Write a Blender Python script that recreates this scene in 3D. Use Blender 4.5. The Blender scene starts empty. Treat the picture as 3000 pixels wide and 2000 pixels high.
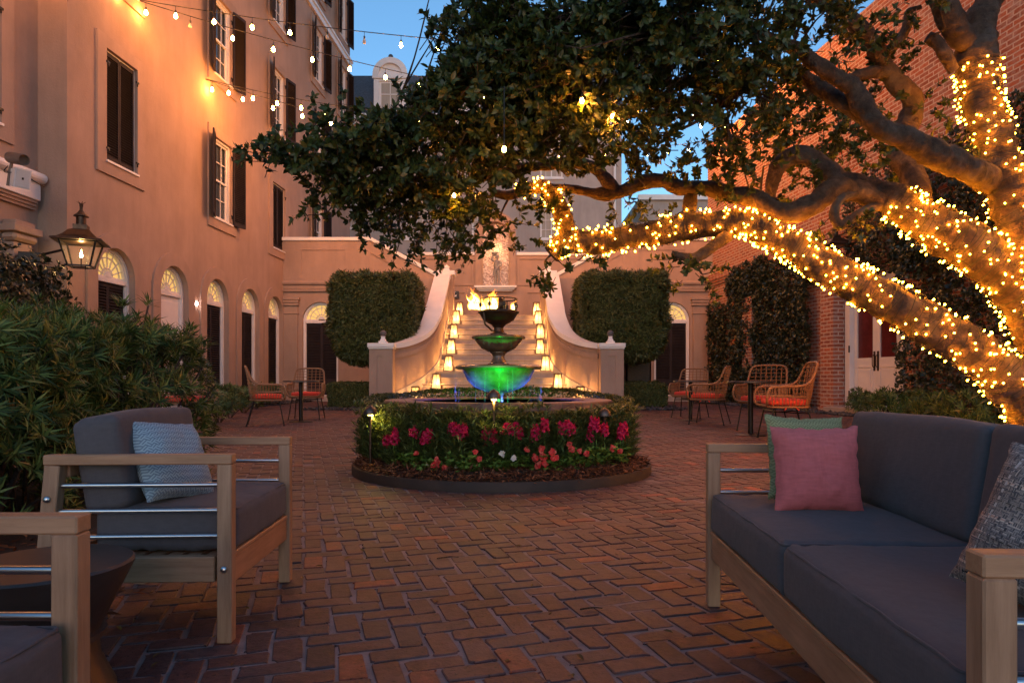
import bpy, math, random
import numpy as np
from mathutils import Vector, Matrix, Euler, noise
from mathutils.geometry import delaunay_2d_cdt

R = math.radians
random.seed(11)
rng = np.random.default_rng(11)
sc = bpy.context.scene
C = sc.collection

# ------------------------------------------------------------------ camera, sky, sun, exposure
H, F, HZ = 0.8, 2000.0, 1110.0           # eye height; focal length and horizon row of the 3000 px wide photograph
cam_d = bpy.data.cameras.new('camera')
cam = bpy.data.objects.new('camera', cam_d); C.objects.link(cam)
cam.location = (0, 0, H); cam.rotation_euler = (R(90), 0, 0)
cam_d.sensor_width = 36; cam_d.lens = 24; cam_d.shift_y = 110 / 3000
cam_d.clip_start = 0.05; cam_d.clip_end = 600
sc.camera = cam

SUN_EL, SUN_ROT = R(4.0), R(180)
w = bpy.data.worlds.new('World'); sc.world = w; w.use_nodes = True
nt = w.node_tree; bg = nt.nodes['Background']
sky = nt.nodes.new('ShaderNodeTexSky'); sky.sky_type = 'NISHITA'; sky.sun_disc = False
sky.sun_elevation = SUN_EL; sky.sun_rotation = SUN_ROT
sky.air_density = 1.0; sky.dust_density = 0.0; sky.ozone_density = 3.0
nt.links.new(sky.outputs[0], bg.inputs[0]); bg.inputs[1].default_value = 0.085
sl = bpy.data.lights.new('sun', 'SUN'); sl.energy = 0.22; sl.angle = R(50); sl.color = (1, .62, .45)
so = bpy.data.objects.new('sun', sl); C.objects.link(so)
so.rotation_euler = (R(90) - SUN_EL, 0, SUN_ROT - R(180)); so.location = (0, 0, 30)
sc.view_settings.view_transform = 'Standard'; sc.view_settings.look = 'None'
sc.view_settings.exposure = 2.42; sc.view_settings.gamma = 1.0
cy = sc.cycles
cy.use_denoising = True; cy.max_bounces = 6; cy.diffuse_bounces = 3; cy.glossy_bounces = 3
cy.transmission_bounces = 4; cy.transparent_max_bounces = 8; cy.sample_clamp_indirect = 4
cy.caustics_reflective = False; cy.caustics_refractive = False

def at(px, py, Y):
    return Vector(((px - 1500) / F * Y, Y, H - (py - HZ) / F * Y))

# ------------------------------------------------------------------ mesh helpers
class MB:
    def __init__(s): s.v = []; s.f = []
    def add(s, vs, fs):
        o = len(s.v); s.v.extend([tuple(v) for v in vs]); s.f.extend([tuple(i + o for i in f) for f in fs]); return o
    def convex(s, vs, fs, M=None):
        vs = [Vector(v) for v in vs]
        c = sum(vs, Vector()) / len(vs); out = []
        for f in fs:
            a, b, d = vs[f[0]], vs[f[1]], vs[f[2]]
            n = (b - a).cross(d - a)
            out.append(tuple(f) if n.dot(a - c) >= 0 else tuple(reversed(f)))
        if M is not None: vs = [M @ v for v in vs]
        s.add(vs, out)
    def box(s, x0, x1, y0, y1, z0, z1, M=None, r=0.0):
        if r <= 0:
            vs = [(x, y, z) for x in (x0, x1) for y in (y0, y1) for z in (z0, z1)]
            s.convex(vs, [(0,1,3,2),(4,5,7,6),(0,1,5,4),(2,3,7,6),(0,2,6,4),(1,3,7,5)], M); return
        ext = ((x0, x1), (y0, y1), (z0, z1)); idx = {}; vs = []
        r = min(r, *(abs(e[1]-e[0])*.45 for e in ext))
        for sx in (0, 1):
            for sy in (0, 1):
                for sz in (0, 1):
                    sg = (sx, sy, sz)
                    for a in range(3):
                        p = [ext[k][sg[k]] + (0 if k == a else (r if sg[k] == 0 else -r)) for k in range(3)]
                        idx[(sg, a)] = len(vs); vs.append(p)
        fs = []
        for a in range(3):
            b, c = [k for k in range(3) if k != a]
            for sa in (0, 1):
                q = []
                for sb, s2 in ((0,0),(1,0),(1,1),(0,1)):
                    g = [0,0,0]; g[a] = sa; g[b] = sb; g[c] = s2; q.append(idx[(tuple(g), a)])
                fs.append(q)
            for sb in (0, 1):
                for s2 in (0, 1):
                    g0 = [0,0,0]; g1 = [0,0,0]
                    g0[a] = 0; g1[a] = 1; g0[b] = g1[b] = sb; g0[c] = g1[c] = s2
                    g0, g1 = tuple(g0), tuple(g1)
                    fs.append([idx[(g0, b)], idx[(g1, b)], idx[(g1, c)], idx[(g0, c)]])
        for sx in (0, 1):
            for sy in (0, 1):
                for sz in (0, 1):
                    fs.append([idx[((sx, sy, sz), k)] for k in range(3)])
        s.convex(vs, fs, M)
    def bar(s, p0, p1, wx, wz, up=(0,0,1), r=0.0):
        """box beam from p0 to p1; wx = size across, wz = size along 'up'"""
        p0, p1 = Vector(p0), Vector(p1); d = p1 - p0; L = d.length; y = d / L
        x = y.cross(Vector(up)); x.normalize(); z = x.cross(y)
        M = Matrix((( x.x, y.x, z.x, p0.x), (x.y, y.y, z.y, p0.y), (x.z, y.z, z.z, p0.z), (0,0,0,1)))
        s.box(-wx/2, wx/2, 0, L, -wz/2, wz/2, M, r)
    def lathe(s, prof, n=32, M=None, cx=0, cy=0):
        o = []; fs = []
        for r, z in prof:
            for k in range(n):
                a = 2*math.pi*k/n; v = Vector((cx + r*math.cos(a), cy + r*math.sin(a), z)); o.append(M @ v if M is not None else v)
        for i in range(len(prof)-1):
            for k in range(n):
                k2 = (k+1) % n
                fs.append((i*n+k, i*n+k2, (i+1)*n+k2, (i+1)*n+k))
        if prof[0][0] > 1e-5: fs.append(tuple(reversed(range(n))))
        if prof[-1][0] > 1e-5: fs.append(tuple((len(prof)-1)*n + k for k in range(n)))
        s.add(o, fs)
    def tube(s, pts, rad, n=8, closed=False, cap=True):
        pts = [Vector(p) for p in pts]; m = len(pts)
        if not hasattr(rad, '__len__'): rad = [rad]*m
        rings = []; prev = None
        for i in range(m):
            a = pts[i-1] if (i > 0 or closed) else pts[0]; b = pts[(i+1) % m] if (i < m-1 or closed) else pts[-1]
            t = (b - a); t = t.normalized() if t.length > 1e-9 else Vector((0,0,1))
            if prev is None:
                u = t.cross(Vector((0,0,1)));
                if u.length < .1: u = t.cross(Vector((0,1,0)))
                u.normalize()
            else:
                u = prev - t*prev.dot(t)
                u = u.normalized() if u.length > 1e-6 else t.orthogonal().normalized()
            prev = u; v = t.cross(u)
            rings.append([pts[i] + (u*math.cos(2*math.pi*k/n) + v*math.sin(2*math.pi*k/n))*rad[i] for k in range(n)])
        vs = [p for r_ in rings for p in r_]; fs = []
        for i in range(m if closed else m-1):
            j = (i+1) % m
            for k in range(n):
                k2 = (k+1) % n; fs.append((i*n+k, i*n+k2, j*n+k2, j*n+k))
        if cap and not closed:
            fs.append(tuple(reversed(range(n)))); fs.append(tuple((m-1)*n+k for k in range(n)))
        s.add(vs, fs)
    def cyl(s, p0, p1, r0, r1=None, n=16): s.tube([p0, p1], [r0, r0 if r1 is None else r1], n)
    def ball(s, c, r, n=12, m=8, sz=1.0):
        c = Vector(c)
        prof = [(max(1e-6, r*math.sin(math.pi*i/m)), c.z - r*sz*math.cos(math.pi*i/m)) for i in range(m+1)]
        s.lathe(prof, n, None, c.x, c.y)
    def panel(s, outer, holes=(), y=0.0, depth=0.0, M=None):
        """flat wall in the x-z plane facing -y, with holes and reveals going back to y+depth"""
        vs = []; es = []
        for loop in [outer] + list(holes):
            o = len(vs); vs += [Vector(p) for p in loop]; es += [(o+i, o+(i+1) % len(loop)) for i in range(len(loop))]
        rv, re, rf = delaunay_2d_cdt(vs, es, [], 0, 1e-6)[:3]
        keep = []
        for f in rf:
            c = sum((rv[i] for i in f), Vector((0,0))) / len(f)
            if pip(c, outer) and not any(pip(c, h) for h in holes): keep.append(tuple(f))
        T = (lambda p: M @ p) if M is not None else (lambda p: p)
        s.add([T(Vector((p[0], y, p[1]))) for p in rv], keep)
        if depth:
            for h in holes:
                for i in range(len(h)):
                    p, q = h[i], h[(i+1) % len(h)]
                    s.add([T(Vector((p[0], y, p[1]))), T(Vector((q[0], y, q[1]))), T(Vector((q[0], y+depth, q[1]))), T(Vector((p[0], y+depth, p[1])))], [(0,1,2,3)])
    def prism(s, poly, y0, y1):
        """outline in x-z given thickness along y"""
        n = len(poly); s.panel(poly, (), y0)
        s.add([(p[0], y1, p[1]) for p in poly], [])
        vs0 = [(p[0], y0, p[1]) for p in poly]; vs1 = [(p[0], y1, p[1]) for p in poly]
        s.add(vs0 + vs1, [(i, i+n, (i+1) % n + n, (i+1) % n) for i in range(n)])
        o = len(s.v)
        b = MB(); b.panel(poly, (), y1); s.add(b.v, [tuple(reversed(f)) for f in b.f])
    def build(s, name, mat, parent=None, smooth=None, world=False):
        me = bpy.data.meshes.new(name)
        off = parent.location if (world and parent is not None) else Vector()
        me.from_pydata([(v[0]-off[0], v[1]-off[1], v[2]-off[2]) for v in s.v], [], s.f)
        me.materials.append(mat)
        if smooth:
            me.shade_smooth(); me.set_sharp_from_angle(angle=R(smooth))
        me.validate(); me.update()
        o = bpy.data.objects.new(name, me); C.objects.link(o)
        if parent is not None: o.parent = parent
        return o

def pip(p, poly):
    x, y = p[0], p[1]; ins = False; n = len(poly)
    for i in range(n):
        x1, y1 = poly[i]; x2, y2 = poly[(i+1) % n]
        if (y1 > y) != (y2 > y) and x < (x2-x1)*(y-y1)/(y2-y1)+x1: ins = not ins
    return ins

def smoothpath(pts, sub=6, closed=False):
    pts = [Vector(p) for p in pts]; n = len(pts); out = []
    for i in range(n if closed else n-1):
        p0 = pts[i-1] if (i > 0 or closed) else pts[0]*2 - pts[1]
        p1, p2 = pts[i], pts[(i+1) % n]
        p3 = pts[(i+2) % n] if (i+2 < n or closed) else p2*2 - p1
        for k in range(sub):
            t = k/sub
            out.append(.5*((2*p1) + (p2-p0)*t + (2*p0-5*p1+4*p2-p3)*t*t + (3*p1-p0-3*p2+p3)*t*t*t))
    if not closed: out.append(pts[-1])
    return out

def npmesh(name, V, Q, mat, parent=None, smooth=False):
    """big mesh from numpy: V (n,3), Q (m,4) or (m,3)"""
    me = bpy.data.meshes.new(name); k = Q.shape[1]
    me.vertices.add(len(V)); me.vertices.foreach_set('co', np.asarray(V, np.float32).ravel())
    me.loops.add(Q.size); me.loops.foreach_set('vertex_index', np.asarray(Q, np.int32).ravel())
    me.polygons.add(len(Q)); me.polygons.foreach_set('loop_start', np.arange(0, Q.size, k, dtype=np.int32))
    if smooth: me.polygons.foreach_set('use_smooth', np.ones(len(Q), bool))
    me.update(calc_edges=True); me.validate(); me.materials.append(mat)
    o = bpy.data.objects.new(name, me); C.objects.link(o)
    if parent is not None: o.parent = parent
    return o

def tag(o, label=None, cat=None, group=None, kind=None):
    if label: o['label'] = label
    if cat: o['category'] = cat
    if group: o['group'] = group
    if kind: o['kind'] = kind
    return o
def thing(name, label, cat, loc=(0,0,0), rotz=0.0, group=None):
    o = bpy.data.objects.new(name, None); C.objects.link(o)
    o.location = loc; o.rotation_euler = (0, 0, rotz); o.empty_display_size = .1
    return tag(o, label, cat, group)
def copy_tree(o, parent=None):
    c = o.copy(); C.objects.link(c)
    if parent is not None: c.parent = parent
    for ch in [x for x in bpy.data.objects if x.parent == o]: copy_tree(ch, c)
    return c

# ------------------------------------------------------------------ materials
def nodes(name):
    m = bpy.data.materials.new(name); m.use_nodes = True
    return m, m.node_tree, m.node_tree.nodes, m.node_tree.nodes['Principled BSDF']
def scl(c, k): return tuple(min(1, x*k) for x in c[:3]) + (1,)
def ramp(nt, fac, stops):
    r = nt.nodes.new('ShaderNodeValToRGB'); e = r.color_ramp.elements
    while len(e) < len(stops): e.new(.5)
    for i, (p, c) in enumerate(stops): e[i].position = p; e[i].color = tuple(c[:3]) + (1,)
    nt.links.new(fac, r.inputs[0]); return r.outputs[0]
def noise_n(nt, vec, scale, detail=4, rough=.55):
    n = nt.nodes.new('ShaderNodeTexNoise'); n.inputs['Scale'].default_value = scale
    n.inputs['Detail'].default_value = detail; n.inputs['Roughness'].default_value = rough
    nt.links.new(vec, n.inputs['Vector']); return n.outputs['Fac']
def bump_n(nt, h, strength, dist=.01, prev=None):
    b = nt.nodes.new('ShaderNodeBump'); b.inputs['Strength'].default_value = strength; b.inputs['Distance'].default_value = dist
    nt.links.new(h, b.inputs['Height'])
    if prev is not None: nt.links.new(prev, b.inputs['Normal'])
    return b.outputs[0]
def mixc(nt, fac, a, b, mode='MIX'):
    m = nt.nodes.new('ShaderNodeMix'); m.data_type = 'RGBA'; m.blend_type = mode
    for sock, val in ((m.inputs[0], fac), (m.inputs[6], a), (m.inputs[7], b)):
        if isinstance(val, (int, float)): sock.default_value = val
        elif isinstance(val, tuple): sock.default_value = val[:3] + (1,)
        else: nt.links.new(val, sock)
    return m.outputs[2]
def mathn(nt, op, a, b=None):
    m = nt.nodes.new('ShaderNodeMath'); m.operation = op
    for sock, val in ((m.inputs[0], a), (m.inputs[1], b)):
        if val is None: continue
        if isinstance(val, (int, float)): sock.default_value = val
        else: nt.links.new(val, sock)
    return m.outputs[0]
def objco(nt, scale=(1,1,1)):
    t = nt.nodes.new('ShaderNodeTexCoord'); mp = nt.nodes.new('ShaderNodeMapping'); mp.inputs['Scale'].default_value = scale
    nt.links.new(t.outputs['Object'], mp.inputs[0]); return mp.outputs[0]

def mat(name, col, rough=.6, var=.12, scale=5, bump=0, bscale=60, bdist=.005, metal=0, stretch=(1,1,1), spec=.5, sheen=0):
    m, nt, N, P = nodes(name); co = objco(nt, stretch)
    f = noise_n(nt, co, scale, 6)
    nt.links.new(ramp(nt, f, [(.3, scl(col, 1-var)), (.7, scl(col, 1+var))]), P.inputs['Base Color'])
    P.inputs['Roughness'].default_value = rough; P.inputs['Metallic'].default_value = metal
    P.inputs['Specular IOR Level'].default_value = spec
    if sheen: P.inputs['Sheen Weight'].default_value = sheen
    if bump:
        nt.links.new(bump_n(nt, noise_n(nt, co, bscale, 5), bump, bdist), P.inputs['Normal'])
    return m
def glow(name, col, strength, base=(.8,.7,.5)):
    m, nt, N, P = nodes(name)
    P.inputs['Base Color'].default_value = base + (1,); P.inputs['Emission Color'].default_value = col + (1,)
    P.inputs['Emission Strength'].default_value = strength; P.inputs['Roughness'].default_value = .4
    return m
def leafmat(name, stops, rough=.45, trans=.25, spec=.4):
    m, nt, N, P = nodes(name)
    g = nt.nodes.new('ShaderNodeNewGeometry')
    col = ramp(nt, g.outputs['Random Per Island'], stops)
    nt.links.new(col, P.inputs['Base Color']); P.inputs['Roughness'].default_value = rough; P.inputs['Specular IOR Level'].default_value = spec
    t = N.new('ShaderNodeBsdfTranslucent'); nt.links.new(mixc(nt, 1.0, col, (1.0, .9, .4), 'MULTIPLY'), t.inputs[0])
    mx = N.new('ShaderNodeMixShader'); mx.inputs[0].default_value = trans
    nt.links.new(P.outputs[0], mx.inputs[1]); nt.links.new(t.outputs[0], mx.inputs[2])
    nt.links.new(mx.outputs[0], N['Material Output'].inputs[0]); return m

def stucco_mat(name, col, stain=.27):
    m, nt, N, P = nodes(name); co = objco(nt)
    big = noise_n(nt, co, .55, 5, .6); streak = noise_n(nt, objco(nt, (1.6, 1.6, .35)), 1.3, 6, .7); fine = noise_n(nt, co, 24, 6, .7)
    c = ramp(nt, big, [(.3, scl(col, 1-stain*.7)), (.7, scl(col, 1+stain*.5))])
    c = mixc(nt, .3, c, ramp(nt, streak, [(.35, scl(col, 1-stain*1.5)), (.6, scl(col, 1.03))]))
    nt.links.new(c, P.inputs['Base Color']); P.inputs['Roughness'].default_value = .85; P.inputs['Specular IOR Level'].default_value = .25
    b = bump_n(nt, fine, .55, .012); b = bump_n(nt, noise_n(nt, co, 4, 4), .25, .03, b)
    nt.links.new(b, P.inputs['Normal']); return m
stucco = stucco_mat('stucco', (.42, .285, .218))
stucco_far = stucco_mat('stucco_far', (.44, .37, .33))
white = mat('white_paint', (.78, .74, .72), .45, .05, 3, .12, 40, .004)
shutter_m = mat('shutter_paint', (.034, .026, .027), .72, .2, 4, .1, 60, .003, spec=.18)
glass_dark = mat('dark_window_glass', (.035, .045, .06), .06, .1, 1)
curtain_m = mat('curtain', (.42, .36, .3), .8, .15, 3, 0, stretch=(14, 14, .3))
fan_glass = glow('lit_fanlight_glass', (1, .66, .2), .12, (.6, .4, .12))
iron = mat('black_iron', (.016, .014, .014), .42, .3, 20, .15, 80, .003, .6)
bronze = mat('aged_bronze', (.07, .043, .028), .45, .4, 14, .25, 50, .004, .75)
slate = mat('slate_roof', (.075, .08, .09), .6, .3, 12, .3, 12, .02)
teak = None
def wood_mat(name, c1, c2, axis=0):
    m, nt, N, P = nodes(name); s = [26, 26, 26]; s[axis] = 2.2
    co = objco(nt, tuple(s)); f = noise_n(nt, co, 1.6, 8, .68); f2 = noise_n(nt, objco(nt), 5, 4)
    c = ramp(nt, f, [(.28, c1), (.5, tuple((a+b)/2 for a, b in zip(c1, c2))), (.72, c2)])
    c = mixc(nt, .25, c, ramp(nt, f2, [(.3, scl(c1, .8)), (.7, scl(c2, 1.1))]))
    nt.links.new(c, P.inputs['Base Color']); P.inputs['Roughness'].default_value = .58
    nt.links.new(bump_n(nt, f, .3, .003), P.inputs['Normal']); return m
teak_x = wood_mat('weathered_teak_across', (.20, .085, .04), (.48, .255, .15), 0)
teak_y = wood_mat('weathered_teak_along', (.20, .088, .042), (.48, .26, .15), 1)
teak_z = wood_mat('weathered_teak_upright', (.19, .09, .047), (.46, .26, .16), 2)
steel = mat('brushed_steel', (.55, .55, .56), .28, .06, 30, metal=1)
def fabric_mat(name, col, scale=420, var=.08, bump=.35, rough=.9):
    m, nt, N, P = nodes(name); co = objco(nt)
    wv = []
    for ax in range(3):
        s = [scale*.35]*3; s[ax] = scale*1.6
        wv.append(noise_n(nt, objco(nt, tuple(x/100 for x in s)), 30, 2, .5))
    a = mathn(nt, 'MULTIPLY', wv[0], wv[1]); a = mathn(nt, 'ADD', a, wv[2])
    c = ramp(nt, a, [(.45, scl(col, 1-var*2)), (1.0, scl(col, 1+var*2))])
    nt.links.new(mixc(nt, .5, c, ramp(nt, noise_n(nt, co, 3, 4), [(.3, scl(col, 1-var)), (.7, scl(col, 1+var))])), P.inputs['Base Color'])
    P.inputs['Roughness'].default_value = rough; P.inputs['Specular IOR Level'].default_value = .2; P.inputs['Sheen Weight'].default_value = .06
    b = bump_n(nt, a, bump, .0015); b = bump_n(nt, noise_n(nt, objco(nt, (1, 1.6, 1)), 6, 3, .5), .35, .02, b)
    nt.links.new(b, P.inputs['Normal']); return m
cushion_grey = fabric_mat('charcoal_canvas', (.088, .078, .086))
pink_m = fabric_mat('pink_linen', (.50, .125, .13), 300, .12, .5)
red_m = fabric_mat('red_canvas', (.72, .075, .045), 300)
rattan_m = mat('rattan', (.25, .115, .05), .45, .35, 60, .4, 160, .003, stretch=(1, 1, 3))

def greek_mat(name, c1, c2, scale):
    """woven fretwork of stepped parallel lines"""
    m, nt, N, P = nodes(name); co = objco(nt, (scale, scale, scale))
    sp = N.new('ShaderNodeSeparateXYZ'); nt.links.new(co, sp.inputs[0]); x, z = sp.outputs[0], sp.outputs[2]
    def fl(v): return mathn(nt, 'FLOOR', v)
    def md(v, k): return mathn(nt, 'FLOORED_MODULO', v, k)
    # diagonal herringbone: cells of 6 x 6 lines whose direction alternates
    u = mathn(nt, 'ADD', x, z); v = mathn(nt, 'SUBTRACT', x, z)
    cell = md(mathn(nt, 'ADD', fl(mathn(nt, 'DIVIDE', u, 4.0)), fl(mathn(nt, 'DIVIDE', v, 4.0))), 2.0)
    la = mathn(nt, 'LESS_THAN', md(u, 2.0), 1.0); lb = mathn(nt, 'LESS_THAN', md(v, 2.0), 1.0)
    mx = N.new('ShaderNodeMix'); nt.links.new(cell, mx.inputs[0]); nt.links.new(la, mx.inputs[2]); nt.links.new(lb, mx.inputs[3])
    nt.links.new(mixc(nt, mx.outputs[0], c1, c2), P.inputs['Base Color'])
    P.inputs['Roughness'].default_value = .9; P.inputs['Specular IOR Level'].default_value = .15
    b = bump_n(nt, mx.outputs[0], .3, .002); nt.links.new(bump_n(nt, noise_n(nt, objco(nt), 250, 2), .3, .002, b), P.inputs['Normal']); return m
blue_m = greek_mat('blue_fretwork', (.30, .40, .47), (.15, .21, .28), 200)
green_m = greek_mat('green_fretwork', (.28, .28, .15), (.18, .19, .10), 200)
def plaid_mat():
    m, nt, N, P = nodes('plaid_tweed')
    a = noise_n(nt, objco(nt, (1, .01, 60)), 1.0, 3, .8); b = noise_n(nt, objco(nt, (60, .01, 1)), 1.0, 3, .8)
    wv = N.new('ShaderNodeTexChecker'); wv.inputs['Scale'].default_value = 150; nt.links.new(objco(nt), wv.inputs[0])
    ca = ramp(nt, a, [(.38, (.012, .012, .014)), (.46, (.35, .28, .24)), (.52, (.05, .05, .07)), (.6, (.62, .50, .42)), (.68, (.34, .11, .05))])
    cb = ramp(nt, b, [(.38, (.5, .45, .42)), (.45, (.02, .02, .03)), (.53, (.3, .25, .23)), (.58, (.03, .025, .03)), (.68, (.62, .5, .42))])
    nt.links.new(mixc(nt, wv.outputs['Fac'], ca, cb), P.inputs['Base Color']); P.inputs['Roughness'].default_value = .95
    nt.links.new(bump_n(nt, noise_n(nt, objco(nt), 160, 3), .6, .004), P.inputs['Normal']); return m
plaid_m = plaid_mat()

def paver_mat():
    m, nt, N, P = nodes('paving_brick'); co = objco(nt)
    g = N.new('ShaderNodeNewGeometry'); rp = g.outputs['Random Per Island']
    c = ramp(nt, rp, [(0, (.055, .031, .035)), (.25, (.10, .047, .046)), (.5, (.135, .052, .045)), (.75, (.09, .05, .053)), (.93, (.15, .053, .04)), (1.0, (.31, .075, .04))])
    mot = noise_n(nt, co, 28, 7, .7)
    c = mixc(nt, .75, c, ramp(nt, mot, [(.3, (.28, .27, .29)), (.6, (1.12, 1.1, 1.08))]), 'MULTIPLY')
    c = mixc(nt, mathn(nt, 'MULTIPLY', ramp(nt, noise_n(nt, co, 2.3, 5, .6), [(.42, (0,0,0)), (.66, (1,1,1))]), .38), c, (.15, .105, .105))
    c = mixc(nt, .8, c, ramp(nt, noise_n(nt, co, .9, 7, .7), [(.36, (.50, .47, .50)), (.58, (1, 1, 1))]), 'MULTIPLY')
    # dark pits
    pit = ramp(nt, noise_n(nt, co, 75, 3, .5), [(.30, (.25,.25,.25)), (.38, (1,1,1))])
    c = mixc(nt, 1.0, c, pit, 'MULTIPLY')
    nt.links.new(c, P.inputs['Base Color']); P.inputs['Roughness'].default_value = .6; P.inputs['Specular IOR Level'].default_value = .35
    b = bump_n(nt, mot, .5, .008); nt.links.new(bump_n(nt, noise_n(nt, co, 120, 4), .35, .003, b), P.inputs['Normal']); return m
paver_m = paver_mat()
mortar_m = mat('mortar', (.20, .155, .15), .95, .3, 9, .6, 90, .006)

def brickwall_mat(name, w=.27, h=.092, stain=True):
    m, nt, N, P = nodes(name); t = N.new('ShaderNodeTexCoord')
    sp = N.new('ShaderNodeSeparateXYZ'); nt.links.new(t.outputs['Object'], sp.inputs[0])
    cb = N.new('ShaderNodeCombineXYZ')
    # wrap round corners: along-wall coordinate = x - y
    nt.links.new(mathn(nt, 'SUBTRACT', sp.outputs[0], sp.outputs[1]), cb.inputs[0]); nt.links.new(sp.outputs[2], cb.inputs[1])
    wob = N.new('ShaderNodeTexNoise'); wob.inputs['Scale'].default_value = 7; wob.inputs['Detail'].default_value = 3; nt.links.new(cb.outputs[0], wob.inputs['Vector'])
    va = N.new('ShaderNodeVectorMath'); va.operation = 'MULTIPLY_ADD'
    nt.links.new(wob.outputs['Color'], va.inputs[0]); va.inputs[1].default_value = (.022, .022, 0); nt.links.new(cb.outputs[0], va.inputs[2])
    bt = N.new('ShaderNodeTexBrick'); nt.links.new(va.outputs[0], bt.inputs['Vector'])
    bt.inputs['Scale'].default_value = 1; bt.inputs['Brick Width'].default_value = w; bt.inputs['Row Height'].default_value = h
    bt.inputs['Mortar Size'].default_value = .014; bt.inputs['Mortar Smooth'].default_value = .25; bt.inputs['Bias'].default_value = -.05
    bt.inputs['Color1'].default_value = (.46, .14, .07, 1); bt.inputs['Color2'].default_value = (.26, .085, .055, 1); bt.inputs['Mortar'].default_value = (.6, .47, .39, 1)
    n1 = noise_n(nt, va.outputs[0], 30, 6, .7); n2 = noise_n(nt, cb.outputs[0], .9, 6, .65); n3 = noise_n(nt, cb.outputs[0], 5.5, 6, .7)
    c = mixc(nt, .7, bt.outputs['Color'], ramp(nt, n1, [(.3, (.65,.6,.6)), (.6, (1,1,1))]), 'MULTIPLY')
    lime = mathn(nt, 'MULTIPLY', ramp(nt, n3, [(.44, (0,0,0)), (.62, (1,1,1))]), ramp(nt, n2, [(.38, (.12,.12,.12)), (.62, (1,1,1))]))
    c = mixc(nt, mathn(nt, 'MULTIPLY', lime, .75), c, (.44, .34, .30))
    nt.links.new(c, P.inputs['Base Color']); P.inputs['Roughness'].default_value = .88; P.inputs['Specular IOR Level'].default_value = .2
    inv = mathn(nt, 'SUBTRACT', 1.0, bt.outputs['Fac'])
    b = bump_n(nt, inv, .9, .012); nt.links.new(bump_n(nt, n1, .5, .008, b), P.inputs['Normal']); return m
brick_m = brickwall_mat('old_brick')

leaf_tree = leafmat('broad_leaf', [(0, (.016, .027, .010)), (.35, (.04, .066, .017)), (.7, (.058, .09, .024)), (.9, (.10, .11, .026)), (1, (.17, .12, .028))], .42, .3, .4)
leaf_pod = leafmat('strap_leaf', [(0, (.022, .042, .014)), (.45, (.065, .112, .028)), (.8, (.125, .18, .045)), (.95, (.23, .25, .07)), (1, (.24, .17, .06))], .5, .18, .22)
leaf_top = leafmat('clipped_leaf', [(0, (.03, .038, .012)), (.5, (.08, .098, .028)), (1, (.17, .175, .055))], .5, .2)
leaf_ivy = leafmat('ivy_leaf', [(0, (.012, .018, .009)), (.6, (.03, .042, .019)), (1, (.06, .065, .03))], .35, .15, .5)
leaf_bed = leafmat('bed_leaf', [(0, (.07, .13, .02)), (.5, (.14, .25, .04)), (1, (.26, .36, .07))], .5, .3)
leaf_dk = leafmat('dark_leaf', [(0, (.03, .055, .018)), (.5, (.085, .13, .04)), (1, (.19, .24, .075))], .5, .22)
leaf_olive = leafmat('olive_leaf', [(0, (.06, .075, .02)), (.5, (.14, .165, .045)), (1, (.26, .27, .09))], .5, .22)
snap_m = leafmat('snapdragon_petal', [(0, (.42, .008, .05)), (.6, (.62, .012, .075)), (1, (.72, .05, .14))], .6, .3, .2)
pet_m = leafmat('petunia_petal', [(0, (.62, .03, .035)), (.5, (.75, .06, .05)), (1, (.8, .18, .12))], .6, .3, .2)
pet_w = leafmat('pale_petal', [(0, (.75, .6, .55)), (1, (.8, .72, .6))], .6, .3, .2)
bark_m = None
def bark_mat():
    m, nt, N, P = nodes('bark'); co = objco(nt)
    a = noise_n(nt, co, 9, 8, .7); b = noise_n(nt, co, 38, 6, .7); l = noise_n(nt, co, 3.2, 5, .6)
    c = ramp(nt, a, [(.3, (.018, .010, .006)), (.5, (.07, .040, .025)), (.68, (.15, .09, .058))])
    c = mixc(nt, ramp(nt, l, [(.5, (0,0,0)), (.7, (.55,.55,.55))]), c, (.17, .145, .125))
    nt.links.new(c, P.inputs['Base Color']); P.inputs['Roughness'].default_value = .9
    n = bump_n(nt, a, 1.0, .07); nt.links.new(bump_n(nt, b, .8, .02, n), P.inputs['Normal']); return m
bark_m = bark_mat()
mulch_m = leafmat('bark_mulch', [(0, (.04, .015, .008)), (.6, (.14, .048, .022)), (1, (.30, .12, .055))], .8, 0, .2)
soil_m = mat('soil', (.03, .018, .013), .95, .4, 20, .6, 50, .02)
stone_m = leafmat('dark_pebble', [(0, (.02, .02, .023)), (.6, (.05, .05, .055)), (1, (.10, .095, .1))], .6, 0, .4)

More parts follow.
